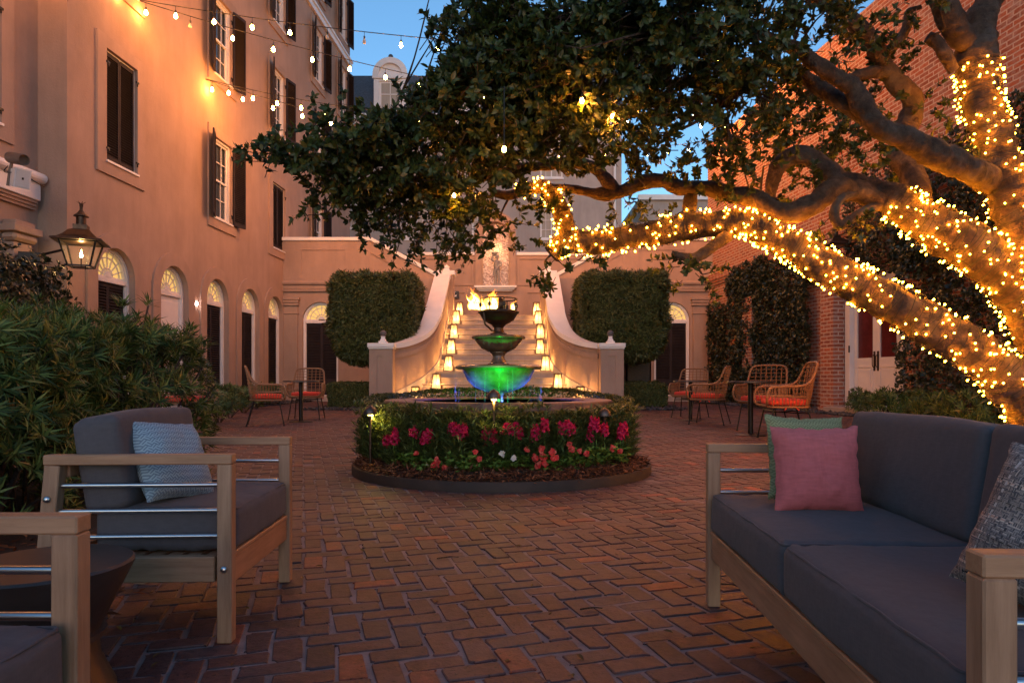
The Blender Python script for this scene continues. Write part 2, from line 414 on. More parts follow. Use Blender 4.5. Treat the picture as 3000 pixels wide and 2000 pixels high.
# ------------------------------------------------------------------ leaves
def rot_frames(d, n):
    """orthonormal frames: d leaf direction, n approx normal -> (d, s, n)"""
    d = d / np.linalg.norm(d, axis=1, keepdims=True)
    s = np.cross(n, d); l = np.linalg.norm(s, axis=1, keepdims=True)
    bad = l[:, 0] < 1e-4; s[bad] = np.cross(np.array([[.3, .5, .8]]), d[bad]); l = np.linalg.norm(s, axis=1, keepdims=True)
    s = s / l; return d, s, np.cross(d, s)
def leaf_arrays(P, D, Nn, L, W, droop=.12, fold=.14):
    """oval folded leaf: 6 verts, 2 quads per half -> base, 2 left/right rows, tip"""
    d, s, n = rot_frames(D, Nn); L = L[:, None]; W = W[:, None]
    base = P
    a = P + d*L*.3 - n*L*droop*.15; b = P + d*L*.68 - n*L*droop*.5; tip = P + d*L - n*L*droop
    v = np.stack([base, a + s*W*.46 + n*W*fold, a - s*W*.46 + n*W*fold, b + s*W*.40 + n*W*fold, b - s*W*.40 + n*W*fold, tip, a, b], 1)
    q = np.array([[0, 6, 1, 1], [0, 2, 6, 6]])
    Q = np.array([[6, 7, 3, 1], [6, 2, 4, 7]])
    k = np.arange(len(P))[:, None, None]*8
    T = np.array([[0, 6, 1], [0, 2, 6], [7, 5, 3], [7, 4, 5], [6, 7, 3], [6, 3, 1], [6, 2, 4], [6, 4, 7]])
    return v.reshape(-1, 3), (T[None] + k).reshape(-1, 3)
def kite_arrays(P, D, Nn, L, W, droop=.15, mid=.45):
    d, s, n = rot_frames(D, Nn); L = L[:, None]; W = W[:, None]
    m = P + d*L*mid; tip = P + d*L - n*L*droop
    v = np.stack([P, m + s*W*.5, tip, m - s*W*.5], 1)
    k = np.arange(len(P))[:, None]*4
    T = np.array([[0, 1, 3], [1, 2, 3]])
    return v.reshape(-1, 3), (T[None] + k[:, :, None]).reshape(-1, 3)
def unit(n):
    v = rng.normal(size=(n, 3)); return v / np.linalg.norm(v, axis=1, keepdims=True)
def rosettes(P, N, per, spread, L, W, kind='kite', droop=.15, jit=.25, up=0.0):
    """per leaves round each point P with axis N"""
    n = len(P); P2 = np.repeat(P, per, 0); N2 = np.repeat(N, per, 0)
    rv = unit(n*per); lat = rv - N2*np.sum(rv*N2, 1, keepdims=True); lat /= np.linalg.norm(lat, axis=1, keepdims=True)
    sp = spread*(.55 + .9*rng.random((n*per, 1)))
    D = N2*(1.0) + lat*sp; D[:, 2] += up
    D = D / np.linalg.norm(D, axis=1, keepdims=True)
    Ls = L*(.65 + .6*rng.random(n*per)); Ws = W*(.75 + .5*rng.random(n*per))
    P2 = P2 + unit(n*per)*jit*L*rng.random((n*per, 1))
    nn = N2 - D*np.sum(N2*D, 1, keepdims=True) + .25*unit(n*per)
    return (kite_arrays if kind == 'kite' else leaf_arrays)(P2, D, nn, Ls, Ws, droop)
def join(parts):
    V = []; T = []; o = 0
    for v, t in parts: V.append(v); T.append(t + o); o += len(v)
    return np.concatenate(V), np.concatenate(T)
def mbtri(mb):
    V = np.array(mb.v, float); T = []
    for f in mb.f:
        for i in range(1, len(f)-1): T.append((f[0], f[i], f[i+1]))
    return V, np.array(T)
def box_surface(n, lo, hi, rough=.05, faces='xXyYZ', rad=.15):
    """random points and normals on a rounded box, with lumps"""
    lo = np.array(lo); hi = np.array(hi); sz = hi - lo
    ar = {'x': sz[1]*sz[2], 'X': sz[1]*sz[2], 'y': sz[0]*sz[2], 'Y': sz[0]*sz[2], 'Z': sz[0]*sz[1], 'z': sz[0]*sz[1]}
    tot = sum(ar[f] for f in faces); Ps = []; Ns = []
    for f in faces:
        k = max(1, int(n*ar[f]/tot)); p = lo + rng.random((k, 3))*sz; nn = np.zeros((k, 3)); a = 'xyz'.index(f.lower()); up = (f.isupper())
        p[:, a] = hi[a] if up else lo[a]; nn[:, a] = 1 if up else -1; Ps.append(p); Ns.append(nn)
    P = np.concatenate(Ps); N = np.concatenate(Ns)
    c = np.clip(P, lo + rad, hi - rad); d = P - c; l = np.linalg.norm(d, axis=1, keepdims=True); l[l < 1e-6] = 1
    N2 = d / l; P = c + N2*rad
    lump = np.array([noise.noise(Vector(p)*2.2) + .5*noise.noise(Vector(p)*6) for p in P])
    P = P + N2*(lump[:, None]*rough*1.6 + rng.normal(size=(len(P), 1))*rough*.45)
    return P, N2
def core(lo, hi, r=.1):
    m = MB(); m.box(lo[0], hi[0], lo[1], hi[1], lo[2], hi[2], None, r); return mbtri(m)

# ================================================================== THE SETTING
# ground sheet (mortar and earth) out past the walls, then the brick paving as real bricks on it
g = MB(); g.add([(-300, -300, -.0048), (300, -300, -.0048), (300, 400, -.0048), (-300, 400, -.0048)], [(0,1,2,3)])
tag(g.build('ground', mortar_m), kind='structure')

FX, FY = -.13, 6.6          # fountain centre
BX, BY, BR = -.09, 6.11, 1.31    # flower bed
# herringbone laid out explicitly: cell (i,j): m=(i-j)%4 -> 0,1 lying brick; 2,3 standing brick
def paving():
    th = R(17); ct, st = math.cos(th), math.sin(th)
    bl, bw, jt = .170, .080, .008; u = (bl + jt)/2
    vs = []; fs = []
    def brick(cx, cy, hx, hy):
        X = cx*ct - cy*st; Y = cx*st + cy*ct
        if Y < 1.0 or Y > 24.2 or X < -1.15*Y - 1.2 or X > 1.15*Y + 1.2: return
        if X < -9.51 + .0535*Y + 1.1 or X > 9.62 - .105*Y - .7: return
        if Y > 17.6 and (-5.3 < X < 4.5): return
        if (X-BX)**2 + (Y-BY)**2 < (BR-.03)**2: return
        near = Y < 7
        k = 4 if near else 2; rr = random.uniform(.006, .014) if near else .008
        hx2, hy2 = hx*random.uniform(.965, 1.015), hy*random.uniform(.95, 1.035)
        cx += random.gauss(0, .0022); cy += random.gauss(0, .0022); rot = random.gauss(0, .022); cr, sr = math.cos(rot), math.sin(rot); ol = []
        for sx, sy, a0 in ((1,1,0),(-1,1,90),(-1,-1,180),(1,-1,270)):
            for i in range(k):
                a = R(a0 + 90*i/(k-1)); r_ = rr*random.uniform(.3, 1.35)
                ol.append((sx*(hx2-rr) + r_*math.cos(a), sy*(hy2-rr) + r_*math.sin(a)))
        n = len(ol); o = len(vs); z = random.gauss(-.0005, .0014); tx, ty = random.gauss(0, .009), random.gauss(0, .011)
        for lv in range(3):
            for (a, b) in ol:
                if lv == 2:
                    l = math.hypot(a, b); f = (l-.0038)/l; a, b = a*f, b*f; zz = z
                else: zz = z - (.022, .0028)[lv]
                zz += a*tx + b*ty
                px, py = a*cr - b*sr + cx, a*sr + b*cr + cy
                vs.append((px*ct - py*st, px*st + py*ct, zz))
        for lv in (0, 1):
            for i in range(n):
                j = (i+1) % n; fs.append((o+lv*n+i, o+lv*n+j, o+lv*n+n+j, o+lv*n+n+i))
        fs.append(tuple(o + 2*n + i for i in range(n)))
    for i in range(-200, 260):
        for j in range(-130, 330):
            m = (i + j) % 4
            if m == 0: brick((i+1)*u, (j+.5)*u, bl/2, bw/2)      # lying: cells i, i+1
            if m == 2: brick((i+.5)*u, (j+1)*u, bw/2, bl/2)      # standing: cells j, j+1
    me = bpy.data.meshes.new('brick_paving'); me.from_pydata(vs, [], fs); me.materials.append(paver_m); me.update()
    o = bpy.data.objects.new('brick_paving', me); C.objects.link(o)
    return o
tag(paving(), kind='structure')

# ------------------------------------------------------------------ openings
def arch_loop(a, zs, z0=0.0, cx=0.0, n=18):
    return [(cx-a, z0), (cx+a, z0)] + [(cx + a*math.cos(math.pi*i/n), zs + a*math.sin(math.pi*i/n)) for i in range(n+1)]
def rect_loop(x0, x1, z0, z1): return [(x0, z0), (x1, z0), (x1, z1), (x0, z1)]
def ring(mb, outer, hole, y0, y1):
    """proud band between two outlines from y0 (front) back to y1"""
    mb.panel(outer, [hole], y0, y1-y0)
    n = len(outer)
    for i in range(n):
        p, q = outer[i], outer[(i+1) % n]
        mb.add([(p[0], y0, p[1]), (p[0], y1, p[1]), (q[0], y1, q[1]), (q[0], y0, q[1])], [(0,1,2,3)])

_cache = {}
def shared(key, maker):
    if key not in _cache: _cache[key] = maker()
    return _cache[key]
def inst(key, name, maker, mat_, parent, loc=(0,0,0), rotz=0, smooth=None):
    """object sharing mesh data made once per key"""
    if key in _cache:
        o = bpy.data.objects.new(name, _cache[key]); C.objects.link(o); o.parent = parent
    else:
        o = maker().build(name, mat_, parent, smooth); _cache[key] = o.data
    o.location = loc; o.rotation_euler = (0, 0, rotz); return o

def shutter_mb(w_, z0, z1, nsl, kick=0.0):
    """louvred leaf, x 0..w, front face at y=-.02, slats between stiles"""
    m = MB(); st = .048
    m.box(0, st, -.022, .022, z0, z1, None, .004); m.box(w_-st, w_, -.022, .022, z0, z1, None, .004)
    zk = z0 + (kick if kick else .11)
    if kick:
        m.box(st, w_-st, -.022, .022, z0, z0+.10); m.box(st, w_-st, -.006, .012, z0+.10, zk-.08); m.box(st+.05, w_-st-.05, -.016, -.006, z0+.15, zk-.13, None, .008); m.box(st, w_-st, -.022, .022, zk-.08, zk+.06)
        zk += .06
    else: m.box(st, w_-st, -.022, .022, z0, zk)
    m.box(st, w_-st, -.022, .022, z1-.09, z1)
    n = nsl; h = (z1-.09-zk)/n
    for i in range(n):
        zc = zk + h*(i+.5)
        M = Matrix.Translation((w_/2, 0, zc)) @ Matrix.Rotation(R(38), 4, 'X')
        m.box(-(w_/2-st), w_/2-st, -h*.62, h*.62, -.004, .004, M)
    m.box(st, w_-st, .014, .018, zk, z1-.09)
    return m

def arched_door(parent, cx, a=.64, zs=3.02, y0=0.0, rec=.2, closed_white=False, z0=.0, label=None):
    """parts of a building: casing > shutters, fanlight, pane"""
    f = MB(); ring(f, arch_loop(a-.005, zs, z0), arch_loop(a-.07, zs, z0+.03), rec-.10, rec+.02)
    ring(f, arch_loop(a-.07, zs, z0+.03), arch_loop(a-.095, zs, z0+.03), rec-.06, rec+.02)
    f.box(-a+.075, a-.075, rec-.085, rec+.015, zs-.11, zs-.01, None, .006)
    d = f.build('arched_door', white, parent); d.location = (cx, y0, 0)
    if label: d['label'] = label
    w_ = a - .085
    if closed_white:
        b = MB(); b.box(-w_, w_, rec-.02, rec+.02, z0+.03, zs-.11); b.box(-w_+.06, w_-.06, rec-.032, rec-.02, z0+.2, z0+1.0, None, .008); b.box(-w_+.06, w_-.06, rec-.032, rec-.02, z0+1.15, zs-.25, None, .008)
        b.build('door_panel', white, d)
    else:
        for k in (0, 1):
            inst(('dl', a, zs, z0), 'shutter', lambda: shutter_mb(w_, z0+.03, zs-.115, 34, .5), shutter_m, d, (-w_ + k*w_*1.0, rec, 0))
    fl = MB(); r_in = (a-.095)
    for rr, t in ((.30*a, .022), (.66*a, .022)):
        pts = [(rr*math.cos(math.pi*i/16), rec, zs + .02 + rr*math.sin(math.pi*i/16)) for i in range(17)]
        for p, q in zip(pts[:-1], pts[1:]): fl.bar(p, q, t, .03, (0, 1, 0))
    for i in range(1, 8 if a > .5 else 7):
        an = math.pi*i/8
        fl.bar((.16*a*math.cos(an), rec, zs + .02 + .16*a*math.sin(an)), (r_in*math.cos(an), rec, zs + r_in*math.sin(an)), .02, .03, (0, 1, 0))
    fl.box(-a+.09, a-.09, rec-.03, rec+.01, zs-.012, zs+.035)
    fl.lathe([(0, -.03), (.18*a, -.03), (.18*a, .01), (0, .01)], 18, Matrix.Translation((0, rec, zs+.03)) @ Matrix.Rotation(R(-90), 4, 'X'))
    fl.build('fanlight', white, d)
    p = MB(); p.panel(arch_loop(a-.08, zs, zs-.01)[2:], (), rec+.018); p.build('pane', fan_glass, d)
    b = MB(); b.panel(arch_loop(a, zs, z0), (), rec+.03); b.build('backing', shutter_m, d)
    return d

def window(parent, cx, z0, z1, state='open', hw=.55, rec=.13, label=None):
    f = MB(); ring(f, rect_loop(-hw+.004, hw-.004, z0+.004, z1-.004), rect_loop(-hw+.06, hw-.06, z0+.06, z1-.06), rec-.10, rec+.03)
    f.box(-hw-.02, hw+.02, -.085, -.052, z0-.05, z0-.004)
    d = f.build('window', white, parent); d.location = (cx, 0, 0)
    if label: d['label'] = label
    s = MB(); ring(s, rect_loop(-hw-.30, hw+.30, z0-.30, z1+.26), rect_loop(-hw, hw, z0, z1), -.05, 0.0)
    s.build('stucco_surround', stucco, d)
    sh = MB(); x0, x1, a0, a1 = -hw+.06, hw-.06, z0+.06, z1-.06; zm = (a0+a1)/2
    for (b0, b1, yy) in ((a0, zm+.03, rec+.0), (zm-.03, a1, rec-.025)):
        ring(sh, rect_loop(x0, x1, b0, b1), rect_loop(x0+.055, x1-.055, b0+.055, b1-.055), yy-.018, yy+.018)
        for k in (1, 2): xx = x0 + (x1-x0)*k/3; sh.box(xx-.012, xx+.012, yy-.01, yy+.01, b0+.05, b1-.05)
        sh.box(x0+.05, x1-.05, yy-.009, yy+.009, (b0+b1)/2-.012, (b0+b1)/2+.012)
    sh.build('sash', white, d)
    p = MB(); p.panel(rect_loop(x0, x1, a0, a1), (), rec+.022); p.build('pane', glass_dark, d)
    b = MB(); b.panel(rect_loop(-hw, hw, z0, z1), (), rec+.16); b.build('backing', shutter_m, d)
    w_ = hw + .02
    if state == 'closed':
        for k in (0, 1):
            o = inst(('ws', hw, z0, z1), 'shutter', lambda: shutter_mb(hw-.025, z0+.03, z1-.03, 38), shutter_m, d, (-hw+.022 + k*(hw-.02), .05, 0))
    else:
        o = inst(('wo', hw, z0, z1), 'shutter', lambda: shutter_mb(w_-.02, z0-.02, z1+.02, 38), shutter_m, d)
        o.location = (-hw-.01, -.085, 0); o.rotation_euler = (0, 0, R(180+22))
        o = inst(('wo', hw, z0, z1), 'shutter', lambda: None, shutter_m, d)
        o.location = (hw+.01, -.085, 0); o.rotation_euler = (0, 0, R(-13))
    def hinge():
        h = MB(); h.box(-.05, .05, -.075, -.05, -.02, .02); h.box(-.008, .008, -.0745, -.05, -.09, -.0205); return h
    for sx in (-1, 1):
        for zz in (z0+.25, z1-.3): inst('hinge', 'shutter_hinge', hinge, iron, d, (sx*(hw-.03), 0, zz))
    return d

# ------------------------------------------------------------------ the tall stucco building on the left
LB = thing('stucco_building', 'tall orange-lit stucco building with louvred shutters and a row of arched doors', 'building', (-9.51, 0, 0), R(90-3.06))
doors_s = [15.02, 17.35, 19.6, 21.75, 23.75]
wins = [(15.2, 5.5, 7.9, 'closed'), (15.2, 9.55, 11.75, 'closed'), (19.9, 5.4, 7.7, 'open'), (19.9, 9.5, 11.75, 'open'), (19.9, 13.2, 15.4, 'open'),
        (24.05, 5.35, 7.6, 'closed'), (24.05, 9.4, 11.6, 'open'), (24.05, 13.2, 15.4, 'open'), (28.2, 5.9, 7.9, 'open'), (28.2, 9.4, 11.6, 'open'), (28.2, 13.0, 15.2, 'open'),
        (28.2, 16.7, 18.9, 'open'), (31.55, 9.4, 11.6, 'open'), (31.55, 13.0, 15.2, 'open'), (31.55, 16.5, 18.7, 'open')]
m = MB()
holes = [arch_loop(.64, 3.02, 0.005, s) for s in doors_s] + [rect_loop(s-.55, s+.55, a, b) for s, a, b, _ in wins]
m.panel(rect_loop(13.5, 32.75, 0, 21), holes, 0, .2)
m.add([(13.5, 0, 0), (13.5, 0, 21), (13.5, .6, 21), (13.5, .6, 0)], [(0,1,2,3)])
m.add([(32.75, 0, 0), (32.75, 6, 0), (32.75, 6, 21), (32.75, 0, 21)], [(0,1,2,3)])
m.panel(rect_loop(2.0, 13.5, 0, 21), [rect_loop(11.45, 12.55, 5.5, 7.9)], .6, .2)
m.add([(2, .6, 21), (13.5, .6, 21), (13.5, 0, 21), (32.75, 0, 21), (32.75, 6, 21), (2, 6, 21)], [(0,1,2,3,4,5)])
m.add([(2, .6, 0), (2, .6, 21), (2, 6, 21), (2, 6, 0)], [(0,1,2,3)]); m.add([(2, 6, 0), (2, 6, 21), (32.75, 6, 21), (32.75, 6, 0)], [(0,1,2,3)])
m.build('wall', stucco, LB)
for i, s in enumerate(doors_s):
    d = arched_door(LB, s, closed_white=(i == 1), label='white panelled door under a fanlight' if i == 1 else None)
    b = MB(); ring(b, arch_loop(.97, 3.02), arch_loop(.645, 3.02, .002), -.045, 0.0); b.build('stucco_surround', stucco, d)
for s, a, b, st in wins: window(LB, s, a, b, st)
o = window(LB, 12.0, 5.5, 7.9, 'closed'); o.location.y = .6
m = MB(); m.box(13.42, 32.83, -.14, .0, 15.9, 16.0); m.box(13.42, 32.83, -.09, .0, 15.66, 15.9); m.build('string_course', white, LB)
m = MB(); m.box(13.3, 32.9, -.5, 0, 20.7, 21.05); m.build('cornice', white, LB)
# single-storey cornice and pilaster on the near recessed wall
m = MB(); m.box(4, 13.38, .44, .598, 4.28, 4.58, None, .01); m.tube([(4, .43, 4.72), (13.42, .43, 4.72)], .10, 12); m.box(4, 13.38, .46, .598, 4.58, 4.66)
m.build('cornice', white, LB)
m = MB()
for k, (z0, z1, e) in enumerate(((4.22, 4.275, .12), (4.16, 4.218, .09), (4.10, 4.158, .06))): m.box(4, 13.36, .598-e, .599, z0, z1)
m.build('cornice_underside', stucco, LB)
m = MB(); m.box(12.62, 13.08, .38, .598, 0, 3.35, None, .01); m.box(12.6, 13.1, .36, .598, 2.98, 3.03, None, .012)
m.box(12.55, 13.15, .30, .598, 3.37, 3.52, None, .05); m.box(12.5, 13.2, .26, .598, 3.53, 3.66, None, .01); m.box(12.62, 13.1, .34, .598, 3.662, 3.76, None, .008)
m.build('pilaster', stucco, LB)

# ------------------------------------------------------------------ back terrace walls, either side of the stair
WY = 24.5
def terrace(name, label, side):
    t = thing(name, label, 'wall', (0, WY, 0))
    if side < 0: x0, x1, xs, cxd = -8.25, -2.57, -5.06, -6.88
    else: x0, x1, xs, cxd = 1.48, 7.2, 3.98, 5.74
    zt, zl = 5.75, 4.4
    if side < 0: out = [(x0, 0), (x1, 0), (x1, zl), (xs, zt), (x0, zt)]
    else: out = [(x0, 0), (x1, 0), (x1, zt), (xs, zt), (x0, zl)]
    m = MB(); hole = arch_loop(.64, 2.92, .20, cxd)
    rec = rect_loop(-7.55, -6.0, 4.55, 5.42) if side < 0 else rect_loop(4.55, 6.2, 4.55, 5.42)
    m.panel(out, [hole], 0, .2)
    n = len(out); m.add([(p[0], 0, p[1]) for p in out] + [(p[0], .5, p[1]) for p in out], [(i, (i+1) % n, (i+1) % n + n, i+n) for i in range(n)])
    m.panel(out, [hole], .5)
    m.build('wall', stucco, t)
    # raised stucco field leaving a sunk rectangle, and the raked band under the coping
    m = MB(); fld = rect_loop(min(xs, x0)+.0 if side < 0 else xs, xs if side < 0 else x1, 4.32, 5.7)
    fx0, fx1 = (x0, xs-.0) if side < 0 else (xs, x1)
    ring(m, rect_loop(fx0+.001, fx1, 4.30, 5.70), rec, -.03, 0); m.build('sunk_panel', stucco, t)
    m = MB(); a, b = (xs, zt) , ((x1, zl) if side < 0 else (x0, zl))
    d = Vector((b[0]-a[0], 0, b[1]-a[1])); L = d.length
    for off, hw_, hh in ((-.42, .06, .5),):
        m.bar((a[0], -.018, a[1]+off), (b[0], -.018, b[1]+off), .034, .04, (0, 0, 1))
    m.build('raked_band', stucco, t)
    m = MB()
    m.box(x0 if side < 0 else xs+.02, xs-.02 if side < 0 else x1, -.07, .57, zt+.002, zt+.13, None, .015)
    m.bar((a[0], .25, a[1]+.066), (b[0], .25, b[1]+.066), .64, .13, (0, 0, 1), .015)
    m.build('coping', white, t)
    m = MB(); c0, c1 = (x0+.001, x1-.02) if side < 0 else (x0+.02, x1-.001)
    m.tube([(c0, -.05, 4.24), (c1, -.05, 4.24)], .085, 10); m.box(c0, c1, -.05, -.001, 4.02, 4.16); m.box(c0, c1, -.085, -.001, 3.93, 4.0, None, .01)
    m.build('cornice', stucco, t)
    m = MB(); px0, px1 = (x0+.06, x0+.58) if side < 0 else (x1-.72, x1-.2)
    m.box(px0, px1, -.10, -.001, 0, 3.42, None, .01); m.box(px0-.05, px1+.05, -.16, -.001, 3.42, 3.5, None, .01); m.tube([(px0-.05, -.12, 3.56), (px1+.05, -.12, 3.56)], .06, 10); m.box(px0-.08, px1+.08, -.19, -.001, 3.62, 3.72, None, .01)
    m.box(px0-.03, px1+.03, -.13, -.001, 3.12, 3.17, None, .01)
    m.build('pilaster', stucco, t)
    d = arched_door(t, cxd, .64, 2.92, z0=.20)
    m = MB(); m.box(cxd-.9, cxd+.9, -.30, .15, 0, .195, None, .01); m.build('door_step', stucco_far, t)
    return t
terrace('terrace_wall', 'pinkish stucco terrace wall with arched door left of the stair', -1)
terrace('terrace_wall', 'pinkish stucco terrace wall with arched door right of the stair', 1)

# niche wall behind the stair landing
NY = 27.4
nw = thing('niche_wall', 'stucco wall with white shelf and tall mosaic niche above the stair', 'wall', (0, NY, 0))
m = MB(); z0 = 2.6
mos = [(-1.18, 4.53), (-.14, 4.53), (-.14, 6.6)] + [(-.66 + .52*math.cos(math.pi*i/14), 6.6 + .52*math.sin(math.pi*i/14)) for i in range(1, 14)] + [(-1.18, 6.6)]
out = [(-4.2, 0), (3.0, 0), (3.0, 5.75), (.15, 5.75), (.15, 6.7)] + [(-.66 + .81*math.cos(math.pi*i/14), 6.7 + .81*math.sin(math.pi*i/14)) for i in range(1, 14)] + [(-1.47, 6.7), (-1.47, 5.75), (-4.2, 5.75)]
m.panel(out, [mos], 0, .28)
n = len(out); m.add([(p[0], 0, p[1]) for p in out] + [(p[0], .6, p[1]) for p in out], [(i, (i+1) % n, (i+1) % n + n, i+n) for i in range(n)])
m.build('wall', stucco, nw)
m = MB()
for (a, b, c, d) in ((-4.1, -1.62, 4.63, 5.6), (.3, 2.9, 4.63, 5.6)): ring(m, rect_loop(a-.08, b+.08, c-.08, d+.08), rect_loop(a, b, c, d), -.05, 0)
for (a, b, c, d) in ((-4.1, -1.9, 2.9, 4.25), (.62, 2.9, 2.9, 4.25)): ring(m, rect_loop(a-.08, b+.08, c-.08, d+.08), rect_loop(a, b, c, d), -.05, 0)
m.box(-1.47, -1.24, -.06, -.001, 4.55, 6.6); m.box(-.08, .15, -.06, -.001, 4.55, 6.6)
m.build('panel_moulding', stucco, nw)
m = MB(); m.box(-4.2, -1.5, -.06, .66, 5.752, 5.88, None, .015); m.box(.18, 3.0, -.06, .66, 5.752, 5.88, None, .015); m.build('coping', white, nw)
m = MB(); m.box(-1.5, .18, -.42, -.002, 4.42, 4.5, None, .01); m.box(-1.42, .10, -.34, -.002, 4.36, 4.418, None, .01); m.box(-1.34, .02, -.24, -.002, 4.30, 4.358, None, .01); m.build('shelf', white, nw)
def mosaic_mat():
    m, nt, N, P = nodes('mosaic_tile'); co = objco(nt)
    v = N.new('ShaderNodeTexVoronoi'); v.inputs['Scale'].default_value = 22; nt.links.new(co, v.inputs['Vector'])
    nt.links.new(ramp(nt, v.outputs['Color'], [(.1, (.28, .16, .13)), (.5, (.5, .33, .26)), (.9, (.78, .58, .5))]), P.inputs['Base Color']); P.inputs['Roughness'].default_value = .25
    nt.links.new(bump_n(nt, v.outputs['Color'], .9, .03), P.inputs['Normal']); return m
m = MB(); m.panel(mos, (), .27); m.build('mosaic', mosaic_mat(), nw)
# lit from inside the niche by a small lamp at its top
dl = thing('niche_downlight', 'small warm downlight at the top of the mosaic niche', 'lamp', (-.66, NY-.12, 6.75))
m = MB(); m.lathe([(.05, .06), (.055, -.05), (.045, -.05), (.045, .0)], 14); m.build('housing', iron, dl, 40)
m = MB(); m.lathe([(0, -.02), (.04, -.02)], 14); m.build('bulb', glow('warm_lamp', (1, .62, .25), 60), dl)
ld = bpy.data.lights.new('niche_light', 'SPOT'); ld.energy = 24; ld.spot_size = R(85); ld.spot_blend = .8; ld.color = (1, .6, .25); ld.shadow_soft_size = .04
lo = bpy.data.objects.new('light', ld); C.objects.link(lo); lo.parent = dl; lo.location = (0, 0, -.06); lo.rotation_euler = (R(8), 0, 0)
# sign half hidden by the stair pier
sg = thing('wayfinding_sign', 'small dark sign with white letters FIT and an arrow', 'sign', (-2.32, NY-.075, 4.17))
m = MB(); m.box(-.36, .20, -.012, .02, -.15, .15, None, .006); m.build('plate', mat('sign_plate', (.02, .02, .022), .5), sg)
for txt, lx, lz, sz in (('FIT', -.23, .005, .165),):
    cu = bpy.data.curves.new('lettering', 'FONT'); cu.body = txt; cu.size = sz; cu.extrude = .002
    tmp = bpy.data.objects.new('lettering_source', cu); C.objects.link(tmp); bpy.context.view_layer.update()
    me = bpy.data.meshes.new_from_object(tmp.evaluated_get(bpy.context.evaluated_depsgraph_get())); bpy.data.objects.remove(tmp); bpy.data.curves.remove(cu)
    me.materials.clear(); me.materials.append(white)
    o = bpy.data.objects.new('lettering', me); C.objects.link(o); o.parent = sg; o.location = (lx+.08, -.016, lz); o.rotation_euler = (R(90), 0, 0)
m = MB(); m.bar((-.02, -.016, -.11), (.07, -.016, -.03), .022, .004, (0, 1, 0)); m.add([(.11, -.017, .0), (.02, -.017, -.03), (.085, -.017, -.085)], [(0,1,2)]); m.build('arrow', white, sg)

# ------------------------------------------------------------------ the stair
ST = thing('staircase', 'wide stucco stair with flaring side walls and white copings', 'staircase', (-.46, 17.3, 0))
RISE, RUN, Y4 = .169, .30, 18.3
def step_y(k): return Y4 + RUN*(k-4)
def wall_in(Y, s):      # inner face of the side walls
    t = max(0.0, min(1.0, (Y-17.6)/1.9)); f = (1-t)**2.2
    return -2.06 - 1.0*f if s < 0 else 1.08 + 1.13*f
m = MB()
for k in range(1, 18):
    y0 = step_y(k); y1 = step_y(k+1) if k < 17 else NY
    z1 = RISE*k; z0 = RISE*(k-1) if k > 1 else -.01
    x0, x1 = wall_in(y0+.1, -1)+.004 - .1, wall_in(y0+.1, 1)-.004 + .1
    m.add([(x0, y0, z0), (x1, y0, z0), (x1, y0, z1-.03), (x0, y0, z1-.03)], [(0,1,2,3)])
    m.box(x0, x1, y0-.035, y1+.02, z1-.03, z1 - .0001*0, None, .008)
m.build('steps', mat('painted_steps', (.38, .29, .235), .7, .15, 3, .2, 40, .004), ST, world=True)
def top_z(Y):
    xs = [17.55, 18.0, 18.6, 19.1, 20.6, 22.3]; zs = [1.56, 1.68, 1.98, 2.40, 3.24, 4.2]
    return float(np.interp(Y, xs, zs))
